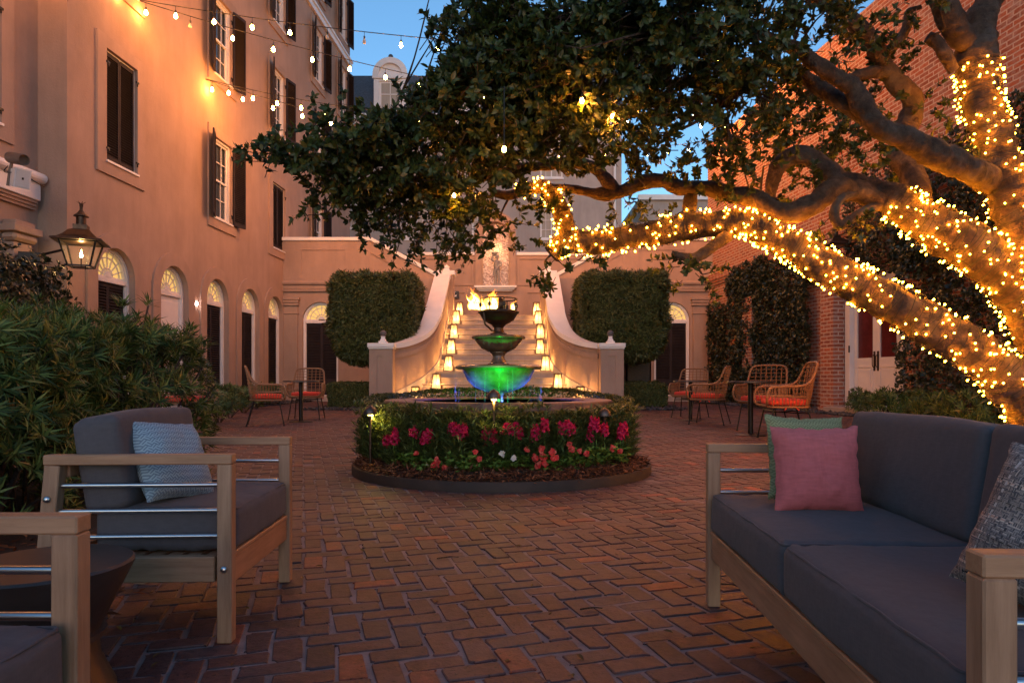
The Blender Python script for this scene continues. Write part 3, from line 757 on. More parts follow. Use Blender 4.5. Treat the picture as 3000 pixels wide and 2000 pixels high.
for s in (-1, 1):
    Ys = list(np.linspace(17.5, 19.6, 22)) + list(np.linspace(19.75, 22.35, 14))
    zz = [top_z(y) for y in Ys]
    zz = [sum(zz[max(0,i-2):i+3])/len(zz[max(0,i-2):i+3]) for i in range(len(zz))]
    P0 = [Vector((wall_in(y, s), y, 0)) for y in Ys]
    Nn = []
    for i in range(len(Ys)):
        t = (P0[min(i+1, len(Ys)-1)] - P0[max(i-1, 0)]).normalized(); Nn.append(Vector((t.y, -t.x, 0)) * (-1 if s < 0 else 1))
    def strip(off0, off1, zb, zt):
        mm = MB(); vs = []
        for p, nn, z in zip(P0, Nn, zz):
            a, b = p + nn*off0, p + nn*off1
            zlo = zb(z, p); zhi = zt(z, p)
            vs += [(a.x, a.y, zlo), (a.x, a.y, zhi), (b.x, b.y, zhi), (b.x, b.y, zlo)]
        fs = []
        for i in range(len(Ys)-1):
            o = i*4
            for k in range(4): fs.append((o+k, o+(k+1) % 4, o+4+(k+1) % 4, o+4+k))
        n = len(Ys); fs += [(0,1,2,3), ((n-1)*4+3, (n-1)*4+2, (n-1)*4+1, (n-1)*4)]
        mm.add(vs, fs); return mm
    w1 = strip(0, .36, lambda z, p: -.01, lambda z, p: z)
    w1.build('side_wall', stucco, ST, 40, world=True)
    strip(-.035, .395, lambda z, p: z-.26, lambda z, p: z-.14).build('moulding', stucco, ST, 40, world=True)
    strip(-.07, .43, lambda z, p: z+.002, lambda z, p: z+.13).build('coping', white, ST, 40, world=True)
    strip(-.03, .0, lambda z, p: max(0, RISE*((p.y-Y4)/RUN+4)) - .1, lambda z, p: max(.12, RISE*((p.y-Y4)/RUN+4)+.17)).build('skirting', stucco_far, ST, 40, world=True)
    # pillar
    xc = -3.32 if s < 0 else 2.535
    m = MB(); m.box(xc-.30, xc+.30, 17.3, 17.9, 0, 1.56, None, .006)
    m.build('pillar', stucco, ST, world=True)
    m = MB(); ring(m, rect_loop(xc-.295, xc+.295, .1, 1.53), rect_loop(xc-.10, xc+.09, .25, 1.38), 17.275, 17.3)
    m.build('pillar_panel', stucco, ST, world=True)
    m = MB(); m.box(xc-.34, xc+.34, 17.24, 17.94, 1.60, 1.71, None, .012); m.box(xc-.32, xc+.32, 17.26, 17.92, 1.561, 1.60, None, .01)
    m.lathe([(.12, 1.71), (.12, 1.77), (.085, 1.78), (.065, 1.83), (.05, 1.87), (.06, 1.90), (.03, 1.905)], 4, Matrix.Translation((xc, 17.6, 0)) @ Matrix.Rotation(R(45), 4, 'Z') @ Matrix.Diagonal((1.2, 1.2, 1, 1)))
    m.build('pillar_cap', white, ST, world=True)
    m = MB(); m.ball((xc, 17.6, 1.975), .085, 20, 12); m.build('ball_finial', mat('grey_stone_ball', (.09, .085, .09), .6, .2, 9), ST, 60, world=True)
    # pier at the head of the wall
    xp = -2.16 if s < 0 else 1.18
    m = MB(); m.box(xp-.24, xp+.24, 22.3, 22.8, 0, 4.2, None, .006); m.build('pier', stucco, ST, world=True)
    m = MB(); m.box(xp-.29, xp+.29, 22.25, 22.85, 4.201, 4.34, None, .012); m.lathe([(.2, 4.34), (.13, 4.40), (.12, 4.46), (.16, 4.47), (0, 4.58)], 4, Matrix.Translation((xp, 22.55, 0)) @ Matrix.Rotation(R(45), 4, 'Z'))
    m.build('pier_cap', white, ST, world=True)
    m = MB(); m.box(-4.2 if s < 0 else 1.43, -2.41 if s < 0 else 3.0, 22.4, 22.7, 0, 4.1); m.build('landing_wall', stucco, ST, world=True)

# ------------------------------------------------------------------ buildings beyond
fb = thing('mansard_building', 'pale stucco building with slate roof and round-topped dormer behind the courtyard', 'building', (0, 38, 0))
m = MB(); EZ = 15.4
wn = [(-8.7, 9.2, 1.15, 2.0), (-5.3, 8.6, 1.25, 2.1), (-1.6, 8.6, 1.25, 2.1), (2.2, 8.6, 1.25, 2.1), (-5.3, 4.6, 1.25, 2.1), (-1.6, 12.0, 1.25, 2.1), (2.2, 12.0, 1.25, 2.1)]
m.panel(rect_loop(-9.3, 6.1, 0, EZ), [rect_loop(x-a/2, x+a/2, z, z+h) for x, z, a, h in wn], 0, .2)
m.add([(6.1, 0, 0), (6.1, 9, 0), (6.1, 9, EZ), (6.1, 0, EZ)], [(0,1,2,3)]); m.add([(-9.3, 0, 0), (-9.3, 9, 0), (-9.3, 9, EZ), (-9.3, 0, EZ)], [(0,1,2,3)]); m.add([(-9.3, 9, 0), (6.1, 9, 0), (6.1, 9, EZ), (-9.3, 9, EZ)], [(0,1,2,3)])
m.build('wall', stucco_far, fb)
m = MB(); m.box(-9.5, 6.3, -.35, -.001, EZ-.25, EZ+.05); m.box(-9.5, 6.3, -.2, -.001, EZ-.5, EZ-.27); m.build('eaves', white, fb)
m = MB(); m.add([(-9.4, -.2, EZ+.06), (6.2, -.2, EZ+.06), (6.2, 1.2, 18.2), (-9.4, 1.2, 18.2), (6.2, 9.2, EZ+.06), (-9.4, 9.2, EZ+.06), (6.2, 8, 18.2), (-9.4, 8, 18.2)], [(0,1,2,3), (3,2,6,7), (7,6,4,5), (0,3,7,5), (1,4,6,2)]); m.build('roof', slate, fb)
for x, z, a, h in wn:
    f = MB(); ring(f, rect_loop(x-a/2+.003, x+a/2-.003, z+.003, z+h-.003), rect_loop(x-a/2+.08, x+a/2-.08, z+.08, z+h-.08), .06, .2)
    for k in (1, 2, 3): xx = x-a/2 + a*k/4; f.box(xx-(.03 if k == 2 else .012), xx+(.03 if k == 2 else .012), .1, .15, z+.05, z+h-.05)
    for k in (1, 2, 3): f.box(x-a/2+.05, x+a/2-.05, .105, .145, z+h*k/4-.012, z+h*k/4+.012)
    f.box(x-a/2-.06, x+a/2+.06, -.07, 0, z-.1, z)
    wo = f.build('window', white, fb); f = MB(); f.panel(rect_loop(x-a/2, x+a/2, z, z+h), (), .16); f.build('pane', curtain_m, wo)
def dormer(x):
    d = MB()
    out = [(x-.85, EZ+.2), (x+.85, EZ+.2), (x+.85, 17.6)] + [(x+.85*math.cos(math.pi*i/14), 17.6+.85*math.sin(math.pi*i/14)) for i in range(1, 14)] + [(x-.85, 17.6)]
    d.prism(out, -.1, 1.6)
    big = [(x-.97, 17.55), (x+.97, 17.55)] + [(x+.97*math.cos(math.pi*i/14), 17.62+.97*math.sin(math.pi*i/14)) for i in range(0, 15)]
    ring(d, big, [(x-.66, 17.6), (x+.66, 17.6)] + [(x+.66*math.cos(math.pi*i/14), 17.62+.66*math.sin(math.pi*i/14)) for i in range(1, 14)], -.26, -.1)
    d.box(x-.98, x+.98, -.28, -.1, 17.42, 17.54); d.box(x-.9, x-.62, -.22, -.1, EZ+.2, 17.4); d.box(x+.62, x+.9, -.22, -.1, EZ+.2, 17.4); d.box(x-.66, x+.66, -.17, -.1, 17.3, 17.41)
    o = d.build('dormer', white, fb)
    d = MB(); d.panel(rect_loop(x-.5, x+.5, EZ+.4, 17.2), (), -.105); d.build('pane', curtain_m, o)
    d = MB(); d.box(x-.02, x+.02, -.14, -.1, EZ+.4, 17.2); d.box(x-.5, x+.5, -.14, -.1, 16.55, 16.6); d.build('muntin', white, o)
    d = MB(); d.ball((x, .0, 18.72), .14, 12, 8); d.build('finial', slate, o, 60)
dormer(-6.75); dormer(-2.3); dormer(2.2)
m = MB(); m.cyl((5.7, -.12, 0), (5.7, -.12, EZ-.5), .07, None, 10); m.build('downpipe', white, fb)
f2 = thing('plain_building', 'plain pale stucco block far behind the right end of the terrace', 'building', (0, 44, 0))
m = MB(); m.panel(rect_loop(8.3, 16, 0, 12.6), [rect_loop(9.3, 10.4, 8.6, 10.6)], 0, .2); m.add([(8.3, 0, 0), (8.3, 0, 12.6), (8.3, 8, 12.6), (8.3, 8, 0)], [(0,1,2,3)]); m.add([(8.3, 0, 12.6), (16, 0, 12.6), (16, 8, 12.6), (8.3, 8, 12.6)], [(0,1,2,3)]); m.build('wall', stucco_far, f2)
m = MB(); m.box(8.1, 16, -.25, -.001, 12.3, 12.62); m.build('cornice', white, f2)
m = MB(); ring(m, rect_loop(9.303, 10.397, 8.603, 10.597), rect_loop(9.4, 10.3, 8.7, 10.5), .05, .18); m.box(9.83, 9.87, .07, .14, 8.7, 10.5); m.box(9.4, 10.3, .08, .13, 9.58, 9.62); wo = m.build('window', white, f2)
m = MB(); m.panel(rect_loop(9.3, 10.4, 8.6, 10.6), (), .15); m.build('pane', glass_dark, wo)

# ------------------------------------------------------------------ the old brick wall on the right (x axis runs towards the camera)
RWA = R(-84)
RW = thing('brick_building', 'tall old red brick wall with a white double door', 'building', (9.62-.105*24.5, 24.5, 0), RWA)
def rw(Y): return (24.5 - Y)/math.cos(R(6))        # along-wall coordinate for a world Y
def rw_w(s, out, z):        # world point: along s, out from the face
    a = RWA; return Vector((RW.location.x + s*math.cos(a) + out*math.sin(a), RW.location.y + s*math.sin(a) - out*math.cos(a), z))
dc = rw(15.15); dh = .92
m = MB(); m.panel(rect_loop(-.4, 24, 4.5, 9.3), (), .14); m.add([(-.4, .14, 9.3), (24, .14, 9.3), (24, 5, 9.3), (-.4, 5, 9.3)], [(0,1,2,3)]); m.add([(-.4, .14, 4), (-.4, .14, 9.3), (-.4, 5, 9.3), (-.4, 5, 4)], [(0,1,2,3)])
m.build('upper_wall', brick_m, RW)
m = MB(); m.panel(rect_loop(-.02, 24, 0, 4.06), [rect_loop(dc-dh, dc+dh, .16, 3.0)], 0, .22); m.build('garden_wall', brick_m, RW)
m = MB()
for k in range(5): m.box(-.02, 24, -.05-.035*(k if k < 3 else 4-k), .12, 4.062+.085*k, 4.062+.085*k+.078, None, .006)
m.build('corbel_cap', brick_m, RW)
m = MB(); m.box(dc-dh-.72, dc-dh-.16, -.30, -.002, 0, 3.2, None, .012); m.box(dc-dh-.76, dc-dh-.12, -.34, -.002, 0, .12, None, .01); m.build('buttress', brick_m, RW)
m = MB(); m.box(3.3, 3.95, -.26, -.002, 0, 3.3, None, .012); m.build('buttress', brick_m, RW)
# white double door
f = MB(); ring(f, rect_loop(dc-dh+.004, dc+dh-.004, .164, 2.996), rect_loop(dc-dh+.09, dc+dh-.09, .2, 2.9), -.05, .2)
ring(f, rect_loop(dc-dh-.10, dc+dh+.10, .02, 3.1), rect_loop(dc-dh+.004, dc+dh-.004, .164, 2.996), -.045, -.003)
dd = f.build('double_door', white, RW)
maroon = mat('maroon_blind', (.10, .016, .018), .25, .25, 5)
for k in (0, 1):
    x0 = dc-dh+.095 + k*(dh-.095); x1 = x0 + dh - .10
    l = MB(); y = .06
    ring(l, rect_loop(x0, x1, .21, 2.89), rect_loop(x0+.12, x1-.12, 1.28, 2.75), y, y+.045)
    ring(l, rect_loop(x0+.11, x1-.11, .40, 1.10), rect_loop(x0+.15, x1-.15, .44, 1.06), y-.012, y-.001)
    l.box(x0+.19, x1-.19, y-.014, y-.001, .48, 1.02, None, .008)
    lf = l.build('door_leaf', white, dd)
    l = MB(); l.panel(rect_loop(x0+.12, x1-.12, 1.28, 2.75), (), y+.03); l.build('glass', maroon, lf)
    xh = x1-.06 if k == 0 else x0+.06
    l = MB(); l.box(xh-.035, xh+.035, y-.006, y-.0005, .98, 1.42, None, .003); l.tube(smoothpath([(xh, y-.004, 1.06), (xh, y-.05, 1.09), (xh, y-.055, 1.2), (xh, y-.05, 1.31), (xh, y-.004, 1.34)], 4), .010, 8); l.build('handle', bronze, lf, 40)
    l = MB(); l.box(x0, x1, y-.010, y-.001, .215, .385); l.build('kick_plate', bronze, lf)
l = MB()
for zz in (.45, 1.5, 2.6): l.box(dc-dh+.075, dc-dh+.105, -.07, -.048, zz-.08, zz+.08)
l.build('hinge', iron, dd)
m = MB(); m.box(dc-dh-.25, dc+dh+.25, -.5, .1, 0, .15, None, .01); m.build('door_step', stucco_far, RW)
m = MB(); m.tube([(2.55, -.07, 0), (2.55, -.07, 4.0)], .06, 10)
for zz in (.8, 2.2, 3.5): m.box(2.47, 2.63, -.09, -.001, zz-.02, zz+.02)
m.build('downpipe', mat('grey_pipe', (.13, .13, .16), .5), RW, 40)

# ================================================================== FOUNTAIN AND FLOWER BED
k_ = FY/2000.0
def fz(py): return H + (HZ-py)*k_
stone_b = mat('wet_bronze_bowl', (.15, .095, .062), .27, .5, 9, .3, 60, .004, .12)
green_glass = None
FT = thing('fountain', 'three-tiered bowl fountain with flames on top in a round brick pool', 'fountain', (FX, FY, 0))
pool_brick = brickwall_mat('pool_brick', .2, .07)
m = MB(); RO, RI, RZ = 1.09, .845, .602
m.lathe([(RI+.02, .0), (RI+.02, RZ-.085), (RI, RZ-.08), (RI-.005, RZ-.008), (RI+.01, RZ), (RO-.01, RZ), (RO, RZ-.01), (RO, RZ-.08), (RO-.03, RZ-.085), (RO-.03, 0)], 72)
m.f = [f for f in m.f if len(f) == 4]
def ringbrick_mat():
    m_, nt, N, P = nodes('coping_brick'); t = N.new('ShaderNodeTexCoord'); sp = N.new('ShaderNodeSeparateXYZ'); nt.links.new(t.outputs['Object'], sp.inputs[0])
    an = mathn(nt, 'MULTIPLY', mathn(nt, 'ARCTAN2', sp.outputs[1], sp.outputs[0]), 60/(2*math.pi)); fr = mathn(nt, 'FRACT', an); fl = mathn(nt, 'FLOOR', an)
    joint = mathn(nt, 'LESS_THAN', fr, .09)
    wn_ = N.new('ShaderNodeTexWhiteNoise'); wn_.noise_dimensions = '1D'; nt.links.new(fl, wn_.inputs['W'])
    c = ramp(nt, wn_.outputs['Value'], [(0, (.10, .05, .04)), (.5, (.17, .075, .05)), (1, (.24, .13, .10))])
    c = mixc(nt, .7, c, ramp(nt, noise_n(nt, t.outputs['Object'], 18, 6, .7), [(.3, (.4,.4,.4)), (.6, (1,1,1))]), 'MULTIPLY')
    c = mixc(nt, joint, c, (.09, .07, .06)); nt.links.new(c, P.inputs['Base Color']); P.inputs['Roughness'].default_value = .6
    nt.links.new(bump_n(nt, mathn(nt, 'SUBTRACT', 1.0, joint), .6, .01), P.inputs['Normal']); return m_
m.build('pool_wall', ringbrick_mat(), FT, 40)
m = MB(); m.lathe([(0, .0), (RI+.01, .0), (RI+.01, .02)], 48); m.build('pool_floor', mat('pool_floor', (.02, .03, .05), .5), FT)
def water_mat():
    m_, nt, N, P = nodes('pool_water'); P.inputs['Base Color'].default_value = (.12, .17, .42, 1); P.inputs['Roughness'].default_value = .2; P.inputs['Specular IOR Level'].default_value = .35; P.inputs['IOR'].default_value = 1.33
    nt.links.new(bump_n(nt, noise_n(nt, objco(nt), 16, 3), .35, .02), P.inputs['Normal']); return m_
m = MB(); m.lathe([(0, .582), (RI+.015, .582)], 48); m.build('water', water_mat(), FT)
def bowl(profile_px): return [(r*k_, fz(y)) for r, y in profile_px]
def zc(z): return 700 + z/2.904
big = [(28, zc(1405)), (16, zc(1395)), (13, zc(1340)), (17, zc(1310)), (38, zc(1298)), (72, zc(1258)), (92, zc(1200)), (103, zc(1130)), (107, zc(1105)), (122, zc(1108)), (127, zc(1098)), (126, zc(1084)), (118, zc(1072)), (108, zc(1074)), (98, zc(1110)), (80, zc(1170)), (30, zc(1200)), (0.01, zc(1200))]
pm = MB(); pm.lathe(bowl(big), 48); pm.v = [(v[0], v[1], v[2]) for v in pm.v]
pm.build('large_bowl', stone_b, FT, 35)
m = MB(); m.lathe([(34*k_, .40), (34*k_, .46), (26*k_, .49), (20*k_, .52), (18*k_, fz(zc(1402)))], 32); m.build('pedestal_foot', stone_b, FT, 35)
m = MB(); m.lathe([(0, fz(zc(1088))), (110*k_, fz(zc(1088)))], 40); m.build('bowl_water', water_mat(), FT)
mid = [(32, zc(1068)), (32, zc(1060)), (24, zc(1050)), (18, zc(1020)), (17, zc(995)), (21, zc(975)), (25, zc(968)), (25, zc(962)), (30, zc(960)), (50, zc(930)), (62, zc(890)), (70, zc(862)), (68, zc(856)), (77, zc(850)), (79, zc(840)), (77, zc(828)), (70, zc(822)), (60, zc(830)), (40, zc(880)), (0.01, zc(885))]
m = MB(); m.lathe(bowl(mid), 40); m.build('middle_bowl', stone_b, FT, 35)
top = [(25, zc(815)), (25, zc(806)), (18, zc(795)), (14, zc(770)), (14, zc(755)), (19, zc(738)), (22, zc(728)), (30, zc(718)), (45, zc(690)), (53, zc(650)), (55, zc(640)), (60, zc(632)), (61, zc(622)), (58, zc(618)), (50, zc(622)), (40, zc(640)), (0.01, zc(645))]
m = MB(); m.lathe(bowl(top), 36); m.build('top_bowl', bronze, FT, 35)
m = MB(); rr = 54*k_; zr = fz(zc(512))
m.tube([(rr*math.cos(a), rr*math.sin(a), zr) for a in np.linspace(0, 2*math.pi, 33)[:-1]], .006, 8, closed=True)
for i in range(8):
    a = 2*math.pi*(i+.4)/8; x, y = rr*math.cos(a), rr*math.sin(a)
    m.tube([(x, y, zr), (x*1.02, y*1.02, fz(zc(622)))], .005, 6); z = fz(zc(565))
    m.box(x*1.02-.014, x*1.02+.014, y*1.02-.014, y*1.02+.014, z-.018, z+.018, None, .003)
m.tube([(rr*math.cos(a), rr*math.sin(a), fz(zc(616))) for a in np.linspace(0, 2*math.pi, 33)[:-1]], .008, 8, closed=True)
m.build('fire_ring', iron, FT, 40)
m = MB(); m.lathe([(.075, fz(zc(640))), (.075, fz(zc(598))), (.06, fz(zc(594)))], 18); m.ball((0.02, -.02, fz(zc(560))), .055, 12, 8, 1.25); m.build('burner', bronze, FT, 40)
m = MB(); m.tube(smoothpath([(-.14, -.13, fz(zc(630))), (-.13, -.14, fz(zc(680))), (-.125, -.14, fz(zc(730))), (-.09, -.10, fz(zc(760))), (-.06, -.06, fz(zc(785)))], 5), .009, 8); m.build('gas_pipe', bronze, FT, 40)
m = MB()
for rr_, n_, z1_, z0_ in ((79*k_, 26, fz(zc(845)), fz(zc(1085))), (126*k_, 44, fz(zc(1092)), .585), (60*k_, 12, fz(zc(622)), fz(zc(835)))):
    for i in range(n_):
        if random.random() < .35: continue
        a = 2*math.pi*(i+random.random()*.7)/n_; x, y = rr_*1.005*math.cos(a), rr_*1.005*math.sin(a); zt = z1_; 
        while zt > z0_ + .02:
            ln = random.uniform(.02, .12); zb = max(z0_, zt-ln); m.tube([(x, y, zt), (x*1.01, y*1.01, zb)], [.0012, .0022], 5); zt = zb - random.uniform(.0, .05)
ws, nt, N, P = nodes('falling_water'); P.inputs['Base Color'].default_value = (.8, .85, .9, 1); P.inputs['Roughness'].default_value = .08; P.inputs['Alpha'].default_value = .06
m.build('water_drips', ws, FT, 60)
def flame_mat(name, stops, a):
    m_, nt, N, P = nodes(name); N.remove(P); t = N.new('ShaderNodeTexCoord'); sp = N.new('ShaderNodeSeparateXYZ'); nt.links.new(t.outputs['Object'], sp.inputs[0])
    h = mathn(nt, 'DIVIDE', mathn(nt, 'SUBTRACT', sp.outputs[2], fz(913)), .24)
    e = N.new('ShaderNodeEmission'); nt.links.new(ramp(nt, h, stops), e.inputs[0]); e.inputs[1].default_value = a
    tr = N.new('ShaderNodeBsdfTransparent'); mx = N.new('ShaderNodeMixShader')
    nf = ramp(nt, noise_n(nt, objco(nt, (1, 1, .6)), 26, 3, .6), [(.35, (0,0,0)), (.6, (1,1,1))]); hh = ramp(nt, h, [(.25, (1,1,1)), (1.0, (.2,.2,.2))])
    nt.links.new(mathn(nt, 'MULTIPLY', nf, hh), mx.inputs[0]); nt.links.new(tr.outputs[0], mx.inputs[1]); nt.links.new(e.outputs[0], mx.inputs[2])
    nt.links.new(mx.outputs[0], N['Material Output'].inputs[0]); return m_
fl_out = flame_mat('flame_outer', [(0, (1, .5, .08)), (.5, (1, .34, .04)), (1, (1, .16, .01))], 1.0)
fl_in = flame_mat('flame_core', [(0, (1, .75, .3)), (.6, (1, .66, .2)), (1, (1, .45, .08))], 2.4)
def tongue(mb, x, y, z, h, r, lean, sd, n=12):
    pts = []; rad = []
    for i in range(n):
        t = i/(n-1); wv = noise.noise(Vector((sd, t*3, 1.7)))*.06*t
        pts.append((x + lean*t**1.4 + wv, y + noise.noise(Vector((sd+9, t*3, 0)))*.04*t, z + h*t)); rad.append(max(.0015, r*(math.sin(math.pi*min(1, t*.8+.22))**.8)*(1-t**2.2)))
    mb.tube(pts, rad, 10)
z0 = fz(906)
m = MB(); m2 = MB()
for (px, top_, r, ln) in ((1386, 846, 9, -12), (1396, 852, 12, -6), (1404, 870, 13, 0), (1412, 884, 11, 2), (1424, 868, 13, 6), (1434, 862, 14, 8), (1446, 855, 15, 2), (1456, 858, 14, -2), (1464, 872, 10, 8), (1430, 880, 12, -4), (1416, 878, 14, -10), (1378, 868, 6, -6), (1500, 880, 5, 3), (1504, 890, 4, -2)):
    x = (px-1460)*k_; y = random.uniform(-.07, .05); h = (906-top_)*k_ + .02
    tongue(m, x, y, z0 + random.uniform(-.01, .01), h, r*k_, ln*k_, px*1.3)
    tongue(m2, x+.004, y-.012, z0, h*.72, r*k_*.66, ln*k_*.6, px*1.3)
m.build('flame', fl_out, FT, 60); m2.build('flame_core', fl_in, FT, 60)
# pool lights: small submersible floods
for nm, (px_, py_, pz_), tgt, col, en, sz in (('pool_light', (.05, -.72, .525), (0, 0, .80), (.0, 1, .05), 10, 70), ('pool_light', (-.74, -.12, .525), (-.18, 0, .76), (.01, .13, 1), 6, 36), ('pool_light', (.74, -.05, .525), (.18, 0, .76), (.01, .13, 1), 6, 36)):
    p = thing(nm, {(.05): 'green submersible flood lamp in front of the large bowl', (-.74): 'blue submersible flood lamp in the left of the pool', (.74): 'blue submersible flood lamp in the right of the pool'}[px_], 'lamp', (FX+px_, FY+py_, 0))
    m = MB(); m.lathe([(.03, .46), (.035, .588), (.03, .592), (.0, .586)], 14); m.build('housing', iron, p, 40)
    l = bpy.data.lights.new('flood', 'SPOT'); l.energy = en; l.color = col; l.spot_size = R(sz); l.spot_blend = .6; l.shadow_soft_size = .02
    o = bpy.data.objects.new('flood', l); C.objects.link(o); o.parent = p; o.location = (0, 0, .605)
    if 'blue' in p['label']:
        l2 = bpy.data.lights.new('spill', 'SPOT'); l2.energy = 30; l2.spot_size = R(75); l2.spot_blend = .7; l2.color = (.05, .12, 1); l2.shadow_soft_size = .03
        o2 = bpy.data.objects.new('spill', l2); C.objects.link(o2); o2.parent = p; o2.location = (0, 0, .635); o2.rotation_euler = Vector((-px_, -.05, -.16)).to_track_quat('-Z', 'Y').to_euler()
    d = Vector(tgt) - Vector((px_, py_, .53)); o.rotation_euler = d.to_track_quat('-Z', 'Y').to_euler()

# bed: edging, mulch, ring hedge, flowers, mushroom path lights
m = MB(); m.lathe([(BR-.03, -.01), (BR-.03, .066), (BR-.026, .074), (BR-.005, .074), (BR, .068), (BR, -.01)], 96); m.f = [f for f in m.f if len(f) == 4]
edm = mat('dark_edging', (.035, .017, .010), .7, .35, 6, .3, 40, .006)
ed = m.build('bed_edging', edm, None, 40); ed.location = (BX, BY, 0); tag(ed, 'low dark brown edging strip round the flower bed', 'edging')
m = MB(); m.lathe([(0, .17), (.75, .17), (.92, .145), (1.1, .11), (BR-.031, .055)], 60); so_ = m.build('bed_soil', soil_m); so_.location = (BX, BY, 0); tag(so_, 'dark soil of the round flower bed', 'soil', kind='stuff')
n = 14000; a = rng.uniform(math.pi*.95, math.pi*2.05, n); r_ = np.sqrt(rng.uniform(.62**2, 1.28**2, n))
P = np.stack([BX + r_*np.cos(a), BY + r_*np.sin(a), .064 + .11*np.clip((1.27-r_)/.5, 0, 1) + rng.uniform(0, .03, n)], 1)
D = unit(n); D[:, 2] *= .35
V, T = kite_arrays(P, D, np.array([[0, 0, 1.]]) + .6*unit(n), .025 + .05*rng.random(n), .006 + .012*rng.random(n), .05)
tag(npmesh('mulch', V, T, mulch_m), 'reddish brown bark mulch covering the flower bed', 'mulch', kind='stuff')
# ring hedge
def ringpts(n, r0, r1):
    a = rng.uniform(0, 2*math.pi, n); side = rng.random(n)
    P = np.zeros((n, 3)); N = np.zeros((n, 3))
    for i in range(n):
        ca, sa = math.cos(a[i]), math.sin(a[i]); top = .505 + .18*(sa*.5+.5)
        if side[i] < .5: r = r1; z = random.uniform(.1, top); N[i] = (ca, sa, .15)
        elif side[i] < .85: r = random.uniform(r0, r1); z = top; N[i] = (ca*.2, sa*.2, 1)
        else: r = r0; z = random.uniform(.45, top); N[i] = (-ca, -sa, .2)
        e = .022*noise.noise(Vector((ca*4, sa*4, z*9))) + random.gauss(0, .008)
        P[i] = (FX + (r+e)*ca, FY + (r+e)*sa, z + (e if N[i][2] > .9 else 0))
    N /= np.linalg.norm(N, axis=1, keepdims=True); return P, N
P, N_ = ringpts(15000, 1.12, 1.27)
m = MB(); m.lathe([(1.12, .1), (1.13, .54), (1.25, .52), (1.255, .1)], 64, Matrix.Translation((FX, FY, 0)))
hv = join([rosettes(P, N_, 5, 1.1, .026, .013, 'kite', .1, .5), mbtri(m)])
tag(npmesh('ring_hedge', *hv, leaf_top), 'low clipped box hedge ringing the round fountain pool', 'hedge')

def blossom(c, r, n=14, petal=.016, axis=(0, 0, 1)):
    """small open flower of n petals facing axis"""
    P = np.tile(np.array(c), (n, 1)) ; return rosettes(P, np.tile(np.array(axis, float), (n, 1)), 1, 2.0, r, petal, 'leaf', .25, 0)
snap = [(350,240),(395,225),(540,200),(600,245),(640,205),(800,165),(865,205),(1048,205),(1055,255),(1105,240),(1205,165),(1265,190),(1410,205),(1475,155),(1640,160),(1825,140),(1890,165),(1805,225),(2045,165),(2025,215),(330,262),(380,250),(520,185),(615,225),(820,190),(890,190),(1090,215),(1180,190),(1235,170),(1290,205),(1395,230),(1600,175),(1670,165),(1640,195),(1850,150),(1910,185),(2055,195)]
for i, (zx, zy) in enumerate(snap):
    px, py = 1000 + zx/2.476, 1180 + zy/2.476
    ang = math.asin(max(-.97, min(.97, (px-1468)/430.0))); rr = random.uniform(.90, 1.0)
    x = BX + rr*math.sin(ang)*1.02; y = BY - rr*math.cos(ang)
    z = at(px, py, y).z; x = at(px, py, y).x
    side = 'left' if px < 1300 else ('right' if px > 1620 else 'middle')
    t = thing('snapdragon', 'magenta snapdragon spike standing above the flower bed leaves', 'flower', (x, y, .1), 0, 'magenta snapdragons in the fountain bed')
    m = MB(); lx, ly = random.uniform(-.03, .03), random.uniform(-.02, .02)
    m.tube([(-lx, -ly, 0), (0, 0, (z-.1)*.6), (0, 0, z-.1+.02)], [.005, .004, .002], 6); m.build('stem', leaf_bed, t)
    parts = []
    for j in range(random.randint(14, 24)):
        tt = j/20; a = j*2.4; c = (.026*math.cos(a)*(1-.4*tt), .026*math.sin(a)*(1-.4*tt), z-.1-.055+.085*tt)
        parts.append(blossom(c, .022, 6, .018, (math.cos(a), math.sin(a), .3)))
    npmesh('flower_spike', *join(parts), snap_m, t)
    st = np.array([[0, 0, h_] for h_ in np.linspace(.02, max(.1, z-.2), 9)]); st[:, :2] += rng.normal(size=(9, 2))*.012
    npmesh('foliage', *rosettes(st, np.tile([[0, 0, 1.]], (9, 1)), 11, 1.5, .075, .011, 'kite', .2, .2), leaf_dk, t)
# strappy dark green foliage plants between the snapdragons
for i in range(78):
    back = i % 2; ang = R(-88 + 176*(i+.5)/78) + random.uniform(-.03, .03); rr = random.uniform(.82, .88) if back else random.uniform(.90, 1.0)
    x, y = BX + rr*math.sin(ang), BY - rr*math.cos(ang)
    while math.hypot(x-FX, y-FY) < 1.30 and rr < 1.26: rr += .02; x, y = BX + rr*math.sin(ang), BY - rr*math.cos(ang)
    hgt = random.uniform(.34, .46) if back else random.uniform(.22, .32)
    t = thing('bedding_plant', 'dark narrow-leaved plant without flowers in the fountain bed', 'plant', (x, y, .11), 0, 'dark leafy plants in the fountain bed')
    st = []
    for s in range(6):
        a = random.uniform(0, 6.28); q = random.uniform(.01, .06)
        for h_ in np.linspace(.03, hgt, 6): st.append((q*math.cos(a)*(1+h_), q*math.sin(a)*(1+h_), h_))
    st = np.array(st); npmesh('foliage', *rosettes(st, np.tile([[0, 0, 1.]], (len(st), 1)), 6, 1.2, .105, .0135, 'kite', .25, .2), leaf_olive if i % 3 == 0 else leaf_dk, t)
pet = [(545,365,0),(690,425,3),(690,455,2),(745,480,2),(975,355,0),(1000,405,0),(1345,345,0),(1400,390,2),(1455,330,3),(1475,395,2),(1530,365,2),(1555,400,2),(1485,445,2),(1425,460,1),(1660,300,0),(1668,345,1),(1725,350,0),(1780,375,1),(1970,325,1),(2025,355,1),(1170,372,9),(1250,402,9),(840,462,9),(790,508,0),(640,440,9)]
